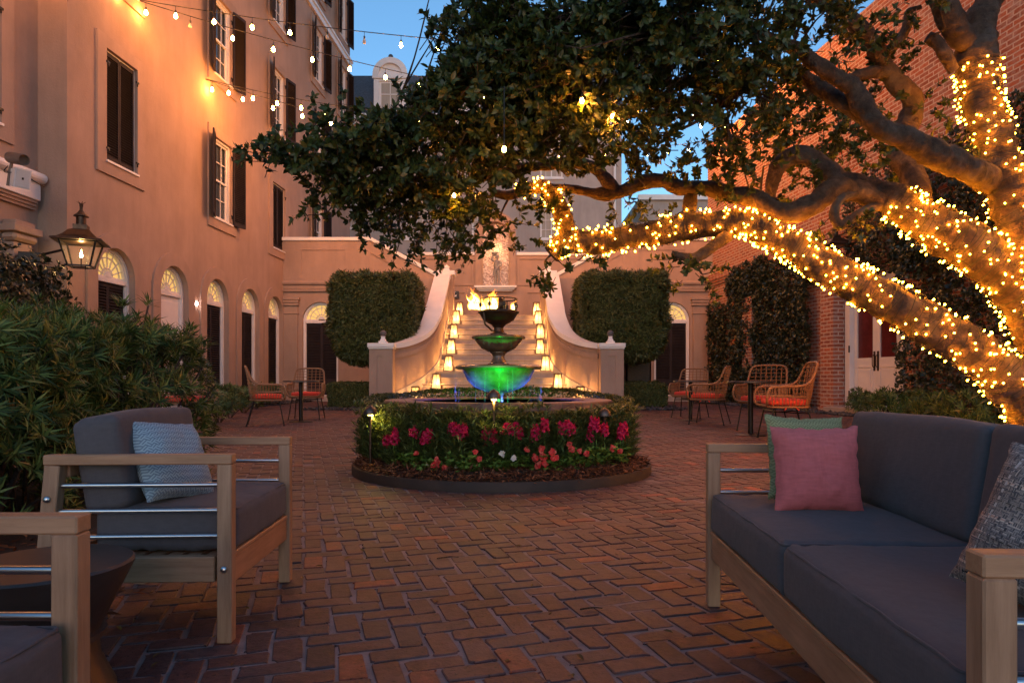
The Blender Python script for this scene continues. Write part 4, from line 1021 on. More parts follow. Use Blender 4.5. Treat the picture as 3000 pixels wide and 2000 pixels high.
plants = [(470,430),(560,430),(640,470),(800,420),(900,440),(880,490),(1000,450),(1090,440),(1170,440),(1240,470),(1330,440),(1420,440),(1500,440),(1540,490),(1640,400),(1720,430),(1820,400),(1900,380),(1990,390),(2060,360),(700,480),(1120,500)]
def bedpos(px, py, rr):
    ang = math.asin(max(-.95, min(.95, (px-1468)/435.0))); y = BY - rr*math.cos(ang); return at(px, py, y)
for i, (zx, zy) in enumerate(plants):
    p = bedpos(1000 + zx/2.476, 1180 + zy/2.476, random.uniform(.97, 1.07))
    t = thing('petunia_plant', 'low bright green petunia plant at the front of the flower bed', 'plant', (p.x, p.y, .11), 0, 'petunia plants along the bed front')
    kk = 16; st = np.stack([rng.normal(size=kk)*.045, rng.normal(size=kk)*.03, rng.uniform(.0, max(.06, p.z-.05), kk)], 1)
    npmesh('foliage', *rosettes(st, np.tile([[0, -.2, 1.]], (kk, 1)), 7, 1.6, .04, .024, 'leaf', .2, .3), leaf_bed, t)
for i, (zx, zy, kind_) in enumerate(pet):
    p = bedpos(1000 + zx/2.476, 1180 + zy/2.476, random.uniform(1.03, 1.10))
    pale = kind_ == 9
    parts = []
    for j in range(1 if kind_ in (0, 9) else kind_ + 1):
        c = (random.uniform(-.02, .02)*(j > 0), -.01*j, random.uniform(-.02, .02)*(j > 0))
        parts.append(blossom(c, .026, 9, .030, (random.uniform(-.4, .4), -.9, .45)))
    o = npmesh('petunia_flower', *join(parts), pet_w if pale else pet_m); o.location = p
    tag(o, 'pale cream petunia bloom low in the flower bed' if pale else 'coral red petunia bloom low in the flower bed', 'flower', 'pale petunia blooms' if pale else 'coral petunia blooms')
lampw = glow('path_lamp', (1, .75, .2), 1.0)
for i, (px, py, lab, pw) in enumerate(((1085, 1208, 'mushroom path light shining on the hedge at the left of the bed', .6), (1447, 1162, 'mushroom path light in front of the pool rim, lit below', .5), (1771, 1214, 'unlit mushroom path light at the right of the bed', 0))):
    Y = (5.62, 5.2, 5.55)[i]; p = at(px, py, Y)
    t = thing('path_light', lab, 'path light', (p.x, p.y, .08)); zz = p.z - .08; q = Y/2000
    m = MB(); m.lathe([(20*q, zz-.014), (20.5*q, zz-.010), (18*q, zz+.02), (12*q, zz+.042), (5*q, zz+.052), (3*q, zz+.056), (2*q, zz+.062), (0, zz+.063)], 22); m.f = m.f[1:] if False else m.f; m.build('hood', mat('weathered_copper', (.10, .075, .065), .4, .35, 20, .2, 60, .003, .7) if i == 0 else bpy.data.materials['weathered_copper'], t, 40)
    m = MB(); m.lathe([(.011, -.05), (.011, zz-.06), (.018, zz-.055), (.021, zz-.014)], 12); m.build('post', bronze, t, 40)
    if pw:
        m = MB(); m.lathe([(.012, zz-.05), (.017, zz-.018)], 12); o = m.build('bulb', lampw, t, 40); o.scale = (1.32, 1.32, 1); o.location = (0, 0, .002)
        l = bpy.data.lights.new('lamp', 'POINT'); l.energy = pw; l.color = (1, .75, .2); l.shadow_soft_size = .015
        o = bpy.data.objects.new('lamp', l); C.objects.link(o); o.parent = t; o.location = ((.035, .0, zz-.045) if i == 0 else (.0, -.034, zz-.045))

# ------------------------------------------------------------------ lanterns on the stair
lan_frame = wood_mat('lantern_wood', (.05, .022, .012), (.12, .05, .025), 2)
def lan_glow():
    m_, nt, N, P = nodes('lantern_shade'); t = N.new('ShaderNodeTexCoord'); sp = N.new('ShaderNodeSeparateXYZ'); nt.links.new(t.outputs['Object'], sp.inputs[0])
    P.inputs['Base Color'].default_value = (.26, .21, .14, 1); nt.links.new(ramp(nt, mathn(nt, 'DIVIDE', sp.outputs[2], .42), [(0, (1, .60, .22)), (.45, (1, .72, .34)), (1, (1, .52, .15))]), P.inputs['Emission Color'])
    nt.links.new(ramp(nt, mathn(nt, 'DIVIDE', sp.outputs[2], .42), [(0, (.55,)*3), (.4, (1,)*3), (1, (.35,)*3)]), P.inputs['Emission Strength'])
    mm = nt.nodes.new('ShaderNodeMath'); mm.operation = 'MULTIPLY'; nt.links.new(P.inputs['Emission Strength'].links[0].from_socket, mm.inputs[0]); mm.inputs[1].default_value = .16
    nt.links.new(mm.outputs[0], P.inputs['Emission Strength'])
    tr = N.new('ShaderNodeBsdfTransparent'); mx = N.new('ShaderNodeMixShader'); mx.inputs[0].default_value = .13; nt.links.new(P.outputs[0], mx.inputs[1]); nt.links.new(tr.outputs[0], mx.inputs[2]); nt.links.new(mx.outputs[0], N['Material Output'].inputs[0]); return m_
lan_m = lan_glow()
def make_lantern():
    t = thing('stair_lantern', 'x', 'lantern', (0, 0, 0)); b, tp, h = .135, .088, .41
    m = MB()
    for sx in (-1, 1):
        for sy in (-1, 1): m.bar((sx*b, sy*b, 0), (sx*tp, sy*tp, h), .026, .026, (0, 1, 0), .003)
    for sgn in (-1, 1):
        m.box(-b, b, sgn*b-.008, sgn*b+.008, .0, .018); m.box(sgn*b-.008, sgn*b+.008, -b, b, .0, .018)
        m.bar((0, sgn*(b+.001), .018), (0, sgn*(tp+.001), h), .015, .008, (0, 1, 0)); m.bar((sgn*(b+.001), 0, .018), (sgn*(tp+.001), 0, h), .008, .015, (0, 1, 0))
    m.box(-tp-.02, tp+.02, -tp-.02, tp+.02, h, h+.03, None, .005); m.box(-tp+.01, tp-.01, -tp+.01, tp-.01, h+.031, h+.04)
    m.build('frame', lan_frame, t)
    m = MB(); q = [(-b+.006, -b+.006), (b-.006, -b+.006), (b-.006, b-.006), (-b+.006, b-.006)]; r_ = [(x*tp/b, y*tp/b) for x, y in q]
    m.add([(x, y, .012) for x, y in q] + [(x, y, h) for x, y in r_], [(i, (i+1) % 4, (i+1) % 4+4, i+4) for i in range(4)]); m.build('shade', lan_m, t)
    m = MB(); m.ball((0, 0, .16), .022, 10, 6); m.cyl((0, 0, .01), (0, 0, .14), .012); m.build('candle', glow('candle_lamp', (1, .6, .25), 2), t, 60)
    l = bpy.data.lights.new('lantern_light', 'POINT'); l.energy = 23; l.color = (1, .50, .14); l.shadow_soft_size = .03
    o = bpy.data.objects.new('lantern_light', l); C.objects.link(o); o.parent = t; o.location = (0, 0, .215)
    return t
lp = make_lantern()
Ls = [(17, 1346.5, 1571), (15, 1337.5, 1576.5), (12, 1330, 1582), (9, 1323, 1581.7), (6, 1315, 1598), (3, 1279, 1634), (1, 1218, 1700)]
ordn = ['topmost', 'second from top', 'third from top', 'fourth from top', 'third from the bottom', 'second from the bottom', 'lowest']
for i, (k, xl, xr) in enumerate(Ls):
    Y = (22.45 if k == 17 else step_y(k)+.16)
    for s, px in ((0, xl), (1, xr)):
        o = lp if (i == 0 and s == 0) else copy_tree(lp)
        x = (px-1500)/F*Y
        o.location = (x, Y, RISE*k+.001); o['group'] = 'lit lanterns on the stair'; o.rotation_euler = (0, 0, R(random.uniform(-4, 4)))
        o['label'] = 'glowing tapered lantern, %s against the %s wall of the stair' % (ordn[i], ('left', 'right')[s])
# statue in the niche: a small standing figure carrying something on its shoulder
sm = mat('grey_statue_stone', (.28, .26, .24), .7, .25, 20, .3, 40, .01)
stt = thing('statue', 'small grey stone statue of a standing figure on the niche shelf', 'statue', (-.60, NY-.16, 4.5))
m = MB(); m.box(-.15, .15, -.11, .11, .001, .10, None, .01)
m.tube(smoothpath([(-.06, 0, .10), (-.055, -.01, .32), (-.06, -.02, .45), (-.05, 0, .66)], 5), [.05]*5 + [.055]*5 + [.06]*5 + [.075], 12)
m.tube(smoothpath([(.07, -.03, .10), (.075, -.04, .30), (.06, -.05, .45), (.03, 0, .66)], 5), [.045]*5 + [.055]*5 + [.06]*5 + [.075], 12)
m.tube(smoothpath([(0, 0, .58), (-.01, .0, .75), (.0, -.01, .92), (0, 0, 1.04)], 5), [.10, .105, .108, .11, .11, .112, .115, .118, .12, .122, .122, .12, .11, .095, .08, .05], 14)
m.tube([(0, 0, 1.0), (.0, -.01, 1.1)], [.04, .038], 10); m.ball((.0, -.015, 1.17), .075, 14, 10, 1.2)
m.tube(smoothpath([(-.11, 0, 1.0), (-.19, -.02, 1.05), (-.16, -.03, 1.2), (-.10, -.03, 1.25)], 5), [.04]*8 + [.032]*8, 10)
m.tube(smoothpath([(.11, 0, 1.0), (.17, -.04, .88), (.12, -.11, .80), (.03, -.12, .82)], 5), [.04]*8 + [.032]*8, 10)
m.lathe([(.05, 1.22), (.11, 1.28), (.13, 1.34), (.10, 1.35), (0, 1.33)], 14, None, -.09, 0)
m.tube(smoothpath([(.10, -.07, .86), (.02, -.12, .72), (-.08, -.10, .6), (-.1, -.06, .4)], 5), [.05]*8 + [.06]*8, 10)
m.build('figure', sm, stt, 70)

# ================================================================== PLANTING
def topiary(name, label, lo, hi, trunk_xy):
    cx, cy_ = trunk_xy
    t = thing(name, label, 'tree', (cx, cy_, 0), 0, 'square clipped topiary trees')
    lo2 = (lo[0]-cx, lo[1]-cy_, lo[2]); hi2 = (hi[0]-cx, hi[1]-cy_, hi[2])
    P, N_ = box_surface(8000, lo2, hi2, .075, 'xXyZzY', .22)
    # the underside tapers in towards the trunk
    f = np.clip((P[:, 2]-lo2[2])/.75, 0, 1)[:, None]; k = .72 + .28*np.sqrt(f); P[:, :2] *= k
    c = core((lo2[0]+.22, lo2[1]+.22, lo2[2]+.35), (hi2[0]-.1, hi2[1]-.1, hi2[2]-.08), .3)
    npmesh('crown', *join([rosettes(P, N_, 8, .9, .14, .030, 'kite', .15, .55), c]), leaf_top, t)
    m = MB(); m.tube(smoothpath([(.0, 0, -.02), (.03, 0, .5), (-.02, .02, 1.0), (0, 0, lo2[2]+.5)], 4), .085, 10)
    for a in (0.5, 2.2, 4.1, 5.3): m.tube([(0, 0, lo2[2]-.05), (.45*math.cos(a), .45*math.sin(a), lo2[2]+.45)], [.05, .025], 6)
    m.build('trunk', bark_m, t, 60)
topiary('topiary_tree', 'square clipped topiary tree left of the stair', (-4.88, 18.4, 1.34), (-2.72, 20.4, 3.60), (-3.75, 19.3))
topiary('topiary_tree', 'square clipped topiary tree right of the stair', (1.94, 18.4, 1.42), (4.16, 20.4, 3.63), (3.12, 19.2))
def low_hedge(label, lo, hi):
    P, N_ = box_surface(3500, lo, hi, .035, 'xXyZ', .1)
    tag(npmesh('box_hedge', *join([rosettes(P, N_, 7, 1.1, .05, .024, 'kite', .1, .5), core((lo[0]+.06, lo[1]+.06, lo[2]), (hi[0]-.06, hi[1]-.06, hi[2]-.04), .08)]), leaf_top), label, 'hedge', 'low box hedges beside the stair pillars')
low_hedge('low clipped box hedge at the foot of the left stair pillar', (-5.0, 18.5, 0), (-3.65, 19.5, .66))
low_hedge('low clipped box hedge at the foot of the right stair pillar', (2.86, 18.5, 0), (4.2, 19.5, .68))

def shrub(name, label, c, rad, n, L, W, mt, per=14, spread=1.2, group=None, cat='shrub', lump=.25, up=.2, kind_='kite', stems=True):
    """leaves on rosettes through the outer shell of an uneven mound"""
    t = thing(name, label, cat, (c[0], c[1], 0), 0, group)
    d = unit(n); d[:, 2] = np.abs(d[:, 2])*1.05 - .25
    rr = np.array([.78 + lump*noise.noise(Vector(v)*2.4 + Vector(c)) for v in d])[:, None] * (1 - .35*rng.random((n, 1))**2)
    P = d*rr*np.array([rad]); P[:, 2] += c[2]; P[:, 2] = np.maximum(P[:, 2], .03)
    nn = d/np.linalg.norm(d, axis=1, keepdims=True)
    npmesh('foliage', *rosettes(P, nn, per, spread, L, W, kind_, .2, .25, up), mt, t)
    if stems:
        m = MB()
        for _ in range(12):
            v = P[random.randrange(n)]; m.tube(smoothpath([(v[0]*.1, v[1]*.1, -.02), (v[0]*.5, v[1]*.5, v[2]*.5), tuple(v)], 3), .008, 5)
        m.build('stem', bark_m, t)
    return t
# the strap-leaved hedge along the left, one plant after another
hx = [(-2.98, 2.75, .60, .62, .98), (-2.75, 3.40, .58, .66, 1.04), (-2.92, 4.05, .64, .72, 1.10), (-2.80, 4.75, .62, .66, 1.12), (-2.95, 5.35, .58, .58, 1.10), (-3.55, 3.2, .7, .7, 1.08), (-3.75, 4.2, .75, .75, 1.2), (-3.8, 5.25, .7, .75, 1.3), (-3.0, 2.1, .6, .6, .95)]
labs = ['third', 'second nearest', 'middle', 'second farthest', 'farthest']
for i, (x, y, rx, ry, h) in enumerate(hx):
    lab = ['strap-leaved shrub just behind the near side of the armchair', 'strap-leaved shrub directly behind the armchair back', 'strap-leaved shrub in the middle of the left hedge front',
           'strap-leaved shrub second from the far end of the left hedge', 'strap-leaved shrub at the far end of the left hedge', 'near strap-leaved shrub in the hidden back row of the left hedge',
           'middle strap-leaved shrub in the back row of the left hedge', 'tallest strap-leaved shrub at the back of the left hedge', 'strap-leaved shrub behind the cut-off armchair and side table'][i]
    t = thing('strap_leaf_shrub', lab, 'shrub', (x, y, 0), 0, 'strap-leaved shrubs of the left hedge')
    n = 430
    d = unit(n); z = rng.random(n)**.7
    ang = np.arctan2(d[:, 1], d[:, 0])
    lump = np.array([1 + .22*noise.noise(Vector((math.cos(a)*1.7, math.sin(a)*1.7, zz*3 + i*3))) for a, zz in zip(ang, z)])
    r_ = lump*(.72 + .28*np.sin(np.pi*np.clip(z*.75+.2, 0, 1)))*(1 - .5*rng.random(n)**2.2)
    P = np.stack([rx*r_*np.cos(ang), ry*r_*np.sin(ang), .06 + z*(h-.06)], 1)
    top = rng.random(n) < .30
    q = np.sqrt(rng.random(n)); P[top, 0] = rx*.9*q[top]*np.cos(ang[top]); P[top, 1] = ry*.9*q[top]*np.sin(ang[top]); P[top, 2] = h - .12*rng.random(top.sum()) - .1*q[top]**2 + .10*np.maximum(0, rng.normal(size=top.sum()))
    nn = np.stack([np.cos(ang), np.sin(ang), .35 + 0*ang], 1); nn[top] = np.array([0, 0, 1.]) + .35*nn[top]
    nn /= np.linalg.norm(nn, axis=1, keepdims=True)
    npmesh('foliage', *rosettes(P, nn, 26, 1.15, .100, .0105, 'kite', .22, .28, .15), leaf_pod, t)
    m = MB()
    for _ in range(26):
        v = P[random.randrange(n)]; m.tube(smoothpath([(v[0]*.2, v[1]*.2, -.02), (v[0]*.55, v[1]*.55, v[2]*.55), tuple(v)], 3), [.012]*4 + [.007]*3, 5)
    m.build('stem', bark_m, t)
m = MB(); m.lathe([(0, .02), (1.0, .02), (1.03, -.012)], 32, Matrix.Translation((-3.15, 3.9, 0)) @ Matrix.Diagonal((1.0, 2.2, 1, 1))); so_ = m.build('planting_soil', soil_m); tag(so_, 'dark soil under the strap-leaved hedge', 'soil', kind='stuff')
# dry leaf litter under the lounge chair
n = 500; P = np.stack([rng.uniform(-2.4, -1.35, n), rng.uniform(2.2, 3.4, n), rng.uniform(.01, .03, n)], 1); D = unit(n); D[:, 2] *= .3
tag(npmesh('leaf_litter', *kite_arrays(P, D, np.array([[0, 0, 1.]]) + .5*unit(n), .03 + .05*rng.random(n), .012 + .014*rng.random(n), .1), mulch_m), 'dry fallen leaves under the hedge behind the armchair', 'leaf litter', kind='stuff')
# low shrubs at the foot of the left facade
for i, (px, py, Y, r_) in enumerate(((672, 1180, 14.2, .42), (715, 1165, 16.2, .5), (752, 1160, 18.5, .42), (795, 1150, 21.0, .42), (640, 1180, 12.6, .45))):
    x = (px-1500)/F*Y; shrub('foundation_shrub', 'small dark shrub at the foot of the stucco building, %s' % ['second along', 'third along', 'fourth along', 'farthest', 'nearest'][i], (x, Y, .3), (r_, r_, .55), 130, .10, .02, leaf_dk, 14, 1.2, 'small shrubs along the stucco building')
for i, (Y, s) in enumerate(((13.2, .35), (15.0, .3))):
    p = rw_w(rw(Y), .45, 0); shrub('wall_shrub', ['small tuft of green leaves beside the brick buttress', 'small leafy plant at the foot of the brick wall by the white door'][i], (p.x, p.y, .25), (s, s, .5), 90, .11, .022, leaf_dk, 12, 1.2, 'plants at the foot of the brick wall')
for i, (px, Y) in enumerate(((2740, 9.6), (2600, 11.5), (2830, 9.0))):
    p = at(px, 1180, Y); shrub('strap_leaf_plant', 'strap-leaved plant behind the sofa by the brick wall, %s' % ['middle', 'farthest', 'nearest'][i], (p.x, p.y, .2), (.5, .5, .6), 130, .13, .016, leaf_pod, 16, 1.2, 'strap-leaved plants behind the sofa')
p = at(1245, 745, 29.0)
t = thing('banana_plant', 'broad-leaved plant rising behind the niche wall', 'plant', (p.x, p.y, 5.0)); P = np.tile([[0, 0, .2]], (9, 1)); N_ = np.tile([[0, 0, 1.]], (9, 1)); npmesh('foliage', *rosettes(P, N_, 1, .9, 1.25, .42, 'leaf', .35, 0), leaf_bed, t)
m = MB(); m.cyl((0, 0, -5), (0, 0, .3), .09); m.build('stem', leaf_dk, t)

# ivy on the walls
def ivy(label, regs, n, lab_origin):
    t = None; Ps = []; Ns = []
    for (s0, s1, z0, z1, thick) in regs:
        k = int(n*(s1-s0)*(z1-z0)/sum((b-a)*(d-c) for a, b, c, d, _ in regs))
        s = rng.uniform(s0, s1, k); z = rng.uniform(z0, z1, k)
        for a, b in zip(s, z):
            ex = min(a-s0, s1-a, b-z0+.5, z1-b)
            edge = noise.noise(Vector((a*1.3, b*1.3, 3.3)))*.45 + noise.noise(Vector((a*4, b*4, 1.1)))*.2
            if ex < .30*(.8+edge*2) : continue
            h_ = thick*(.55 + .45*noise.noise(Vector((a*1.7, b*1.7, 8)))) + .10*noise.noise(Vector((a*5, b*5, 2))) + random.gauss(0, .03)
            h_ *= min(1, ex*2.5+.3)
            Ps.append(rw_w(a, max(.02, h_), b)); Ns.append((math.sin(RWA) + random.gauss(0, .5), -math.cos(RWA) + random.gauss(0, .5), .25 + random.gauss(0, .4)))
    P = np.array(Ps); N_ = np.array(Ns); N_ /= np.linalg.norm(N_, axis=1, keepdims=True)
    o = npmesh('ivy', *rosettes(P, N_, 4, 1.6, .085, .055, 'kite', .15, .7), leaf_ivy); tag(o, label, 'climbing plant', 'climbers on the brick wall')
    return o
ivy('narrow column of dark ivy at the far end of the brick wall', [(.25, 2.2, .0, 3.6, .35)], 2600, 0)
ivy('broad mass of dark ivy on the brick wall behind the bistro chairs', [(2.0, 7.3, .1, 4.3, .42), (2.0, 5.0, 3.6, 4.6, .3)], 10500, 0)
ivy('dark ivy over and right of the white double door', [(10.25, 17.5, .0, 5.6, .45), (8.4, 12.0, 3.0, 5.6, .4)], 13000, 0)
tt = thing('wall_ivy', 'dark ivy bush on the stucco wall at the left edge', 'climbing plant', (-8.0, 10.6, 0))
P, N_ = box_surface(1700, (-1.0, -1.6, .3), (.28, 1.3, 2.75), .18, 'XyYZ', .45)
npmesh('foliage', *join([rosettes(P, N_, 7, 1.5, .10, .06, 'kite', .15, .6), core((-1.0, -1.4, .0), (.1, 1.1, 2.5), .3)]), leaf_ivy, tt)
# dark stone beds along the walls
def stones(n, gen):
    P = np.array([gen() for _ in range(n)]); d = unit(n); s = .03 + .05*rng.random(n)
    b = np.array([[1,0,0],[-1,0,0],[0,1,0],[0,-1,0],[0,0,.6],[0,0,-.6]]); T0 = np.array([[0,2,4],[2,1,4],[1,3,4],[3,0,4],[2,0,5],[1,2,5],[3,1,5],[0,3,5]])
    V = P[:, None] + (b[None] + rng.normal(size=(n, 6, 3))*.22)*s[:, None, None]
    return V.reshape(-1, 3), (T0[None] + np.arange(n)[:, None, None]*6).reshape(-1, 3)
def g1():
    y = random.uniform(8.5, 24); return (-9.51 + .0535*y + random.uniform(0, 1.2), y, random.uniform(.0, .03))
def g2():
    x = random.choice((random.uniform(-5.4, -3.7), random.uniform(2.9, 4.6))); return (x, random.uniform(17.5, 21), random.uniform(0, .03))
def g3():
    p = rw_w(random.uniform(.2, 14), random.uniform(.05, .85), 0); return (p.x, p.y, random.uniform(0, .03))
tag(npmesh('stone_bed', *join([stones(2600, g1), stones(1500, g2), stones(2600, g3)]), stone_m), 'dark loose stones edging the walls', 'stones', kind='stuff')

# ================================================================== FURNITURE
def cushion_mb(w_, d, h, r=.035, puff=.012, seed=0, n=26, wr=.008):
    m = MB(); idx = {}; half = Vector((w_/2, d/2, h/2))
    def vert(p):
        key = tuple(round(c, 5) for c in p)
        if key in idx: return idx[key]
        q = Vector(max(-half[i]+r, min(half[i]-r, p[i])) for i in range(3)); e = Vector(p) - q
        v = q + e.normalized()*r if e.length > 1e-9 else Vector(p)
        u = [v[i]/half[i] for i in range(3)]
        for i in range(3):
            a, b = [k for k in range(3) if k != i]
            if abs(u[i]) > .5: v[i] += math.copysign(puff*(1-u[a]**2)*(1-u[b]**2)*(1 if i == 2 else .6), u[i])
        # seam pull wrinkles, strongest on the shoulders
        sh = max(0, 1 - abs(abs(u[2]) - .95)*3)
        nz = noise.noise(Vector((v.x*46 + seed*7, v.y*7, seed))) * abs(u[1])**3 + noise.noise(Vector((v.y*46, v.x*7, seed+5)))*abs(u[0])**3
        v.z += wr*nz*sh*math.copysign(1, u[2]); v += Vector((noise.noise(v*5 + Vector((seed,)*3)), noise.noise(v*5 + Vector((seed+3,)*3)), noise.noise(v*4 + Vector((seed+7,)*3))))*.004
        idx[key] = len(m.v); m.v.append(tuple(v)); return idx[key]
    def co(i, ax):   # denser near the edges
        t = i/n; t = .5 - .5*math.cos(math.pi*t); return -half[ax] + 2*half[ax]*t
    for ax in range(3):
        a, b = [k for k in range(3) if k != ax]
        for sg in (-1, 1):
            for i in range(n):
                for j in range(n):
                    q = []
                    for di, dj in ((0,0),(1,0),(1,1),(0,1)):
                        p = [0,0,0]; p[ax] = sg*half[ax]; p[a] = co(i+di, a); p[b] = co(j+dj, b); q.append(vert(p))
                    flip = (sg < 0) ^ (ax == 1)
                    if len(set(q)) >= 3: m.f.append(tuple(reversed(q)) if flip else tuple(q))
    return m
def pillow_mb(w_, t, seed, n=30):
    m = MB()
    for sg in (-1, 1):
        o = len(m.v)
        for i in range(n+1):
            for j in range(n+1):
                u, v = -1 + 2*i/n, -1 + 2*j/n
                x = u*(1 - .075*(1-v*v)*abs(u)**2); z = v*(1 - .075*(1-u*u)*abs(v)**2)
                th = t/2*max(0, (1-abs(u)**3.2)*(1-abs(v)**3.2))**.62
                e = max(abs(u), abs(v))
                th += .018*w_*2*noise.noise(Vector((u*2.2+seed, v*2.2, seed)))*(1-e**4) + .004*noise.noise(Vector((u*9, v*9, seed+2)))*(1-e**6)
                m.v.append((x*w_/2 + .006*noise.noise(Vector((v*5, seed, 2)))*(e > .9), sg*th, z*w_/2 + .006*noise.noise(Vector((u*5, seed, 4)))*(e > .9)))
        for i in range(n):
            for j in range(n):
                q = (o+i*(n+1)+j, o+(i+1)*(n+1)+j, o+(i+1)*(n+1)+j+1, o+i*(n+1)+j+1); m.f.append(q if sg < 0 else tuple(reversed(q)))
    # piping welds both halves along the seam
    return m
def welt(parent, w_, d, h, r):
    q = .72*r; cx, cy_ = w_/2-r, d/2-r; pts = []
    for sx, sy, a0 in ((1,1,0),(-1,1,90),(-1,-1,180),(1,-1,270)):
        for i in range(4): a = R(a0+30*i); pts.append((sx*cx + q*math.cos(a), sy*cy_ + q*math.sin(a), h/2 - r + q + .001))
    pts2 = []
    for i, p in enumerate(pts):
        n_ = pts[(i+1) % len(pts)]; pts2.append(p)
        if i % 4 == 3:
            for k in range(1, 12): pts2.append(tuple(a + (b-a)*k/12 for a, b in zip(p, n_)))
    pts2 = [(x*(1+.004*math.sin(y*40)), y*(1+.004*math.sin(x*40)), z + .0015*math.sin(x*37+y*29)) for x, y, z in pts2]
    m = MB(); m.tube(pts2, .0035, 6, True); m.build('piping', cushion_grey, parent, 60)
def lounge(name, label, cat, loc, rotz, W, ns, D=.62, group=None):
    t = thing(name, label, cat, loc, rotz, group); AH = .572
    for s in (-1, 1):
        x = s*(W/2 - .022)
        m = MB(); m.box(x-.02, x+.02, -.022, .022, 0, AH-.031, None, .003); m.build('front_leg', teak_z, t)
        m = MB(); m.bar((x, D+.035, 0), (x, D-.012, AH-.031), .040, .046, (0, 1, 0), .003); m.build('back_leg', teak_z, t)
        m = MB(); m.box(x-.0205, x+.0205, -.0225, D+.014, AH-.0305, AH, None, .003); m.build('armrest', teak_y, t)
        m = MB()
        for z in (.478, .400, .322): m.cyl((x, .02, z), (x, D-.0, z), .0075, None, 10)
        m.build('arm_bar', steel, t, 40)
        m = MB(); m.box(x-.016, x+.016, .031, D-.01, .185, .262, None, .003); m.build('side_rail', teak_y, t)
        m = MB()
        for yy, z in ((.0, .225), (D+.012, .24), (D-.0, .44)): m.lathe([(.011, .0), (.010, .004), (.005, .007), (0, .008)], 12, Matrix.Translation((x + s*.0221, yy, z)) @ Matrix.Rotation(R(90*s), 4, 'Y'))
        m.build('bolt_cap', steel, t, 50)
    m = MB(); m.box(-W/2+.045, W/2-.045, -.012, .016, .170, .252, None, .003); m.box(-W/2+.045, W/2-.045, -.016, .03, .2525, .268, None, .003); m.build('front_rail', teak_x, t)
    m = MB(); m.box(-W/2+.045, W/2-.045, D+.0, D+.03, .185, .262, None, .003); m.box(-W/2+.045, W/2-.045, D-.04, D-.012, .50, .545, None, .003); m.build('back_rail', teak_x, t)
    m = MB()
    for i in range(8): y = .05 + i*(D-.1)/7; m.box(-W/2+.04, W/2-.04, y-.02, y+.02, .245, .2585)
    m.build('seat_slats', teak_x, t)
    cw = (W-.10)/ns
    for i in range(ns):
        xc = -W/2 + .05 + cw*(i+.5)
        o = cushion_mb(cw-.004, D-.09, .134, .026, .010, i+ns).build('seat_cushion', cushion_grey, t, 60); o.location = (xc, -.018 + (D-.09)/2, .268+.066); welt(o, cw-.004, D-.09, .134, .026)
        o = cushion_mb(cw-.006, .145, .295, .028, .012, i+ns+4).build('back_cushion', cushion_grey, t, 60); o.location = (xc, D-.125, .395+.142); o.rotation_euler = (R(-9), 0, 0)
    return t
lounge('lounge_armchair', 'teak armchair with grey cushions and a blue pillow', 'armchair', (-.885, 2.395, 0), R(92.4), .665, 1, .52)
lounge('lounge_armchair', 'teak armchair cut off by the lower left corner', 'armchair', (-.745, .855, 0), R(90), .64, 1, .56)
lounge('outdoor_sofa', 'long teak sofa with two grey seat cushions and three pillows', 'sofa', (.673, 1.66, 0), R(-92.95), 1.56, 2, .64)
def pillow(label, px, py, Y, w_, t_, mt, rot, seed):
    o = pillow_mb(w_, t_, seed).build('throw_pillow', mt, None, 80); o.location = at(px, py, Y); o.rotation_euler = tuple(R(a) for a in rot)
    # a fine welt round the seam
    return tag(o, label, 'pillow')
pillow('pale blue fretwork pillow leaning on the armchair back', 503, 1347, 2.28, .285, .12, blue_m, (-27, 6, 70), 3)
pillow('pink linen pillow in front of the green one on the sofa', 2392, 1374, 2.06, .262, .105, pink_m, (-10, 0, -4), 7)
pillow('sage green patterned pillow behind the pink one on the sofa', 2362, 1340, 2.22, .275, .105, green_m, (-9, 2, 8), 12)
pillow('black and white tweed pillow at the near end of the sofa', 3120, 1590, 1.12, .27, .15, plaid_m, (-18, 14, -64), 21)
# hourglass side table
ta = thing('side_table', 'dark bronze hourglass side table between the armchairs', 'side table', (-1.19, 1.74, 0))
brz = mat('dark_bronze_metal', (.075, .052, .045), .42, .25, 7, .12, 60, .003, .4)
m = MB(); m.lathe([(.0, .33), (.196, .33), (.202, .325), (.202, .312), (.125, .165), (.12, .160), (.12, .001)] if False else [(.0, .333), (.196, .333), (.203, .327), (.2, .316), (.122, .155)], 48); m.build('top', brz, ta, 35)
m = MB(); m.lathe([(.121, .157), (.137, .152), (.137, .138), (.118, .132), (.125, .08), (.16, .0)], 48); m.build('base', brz, ta, 35)

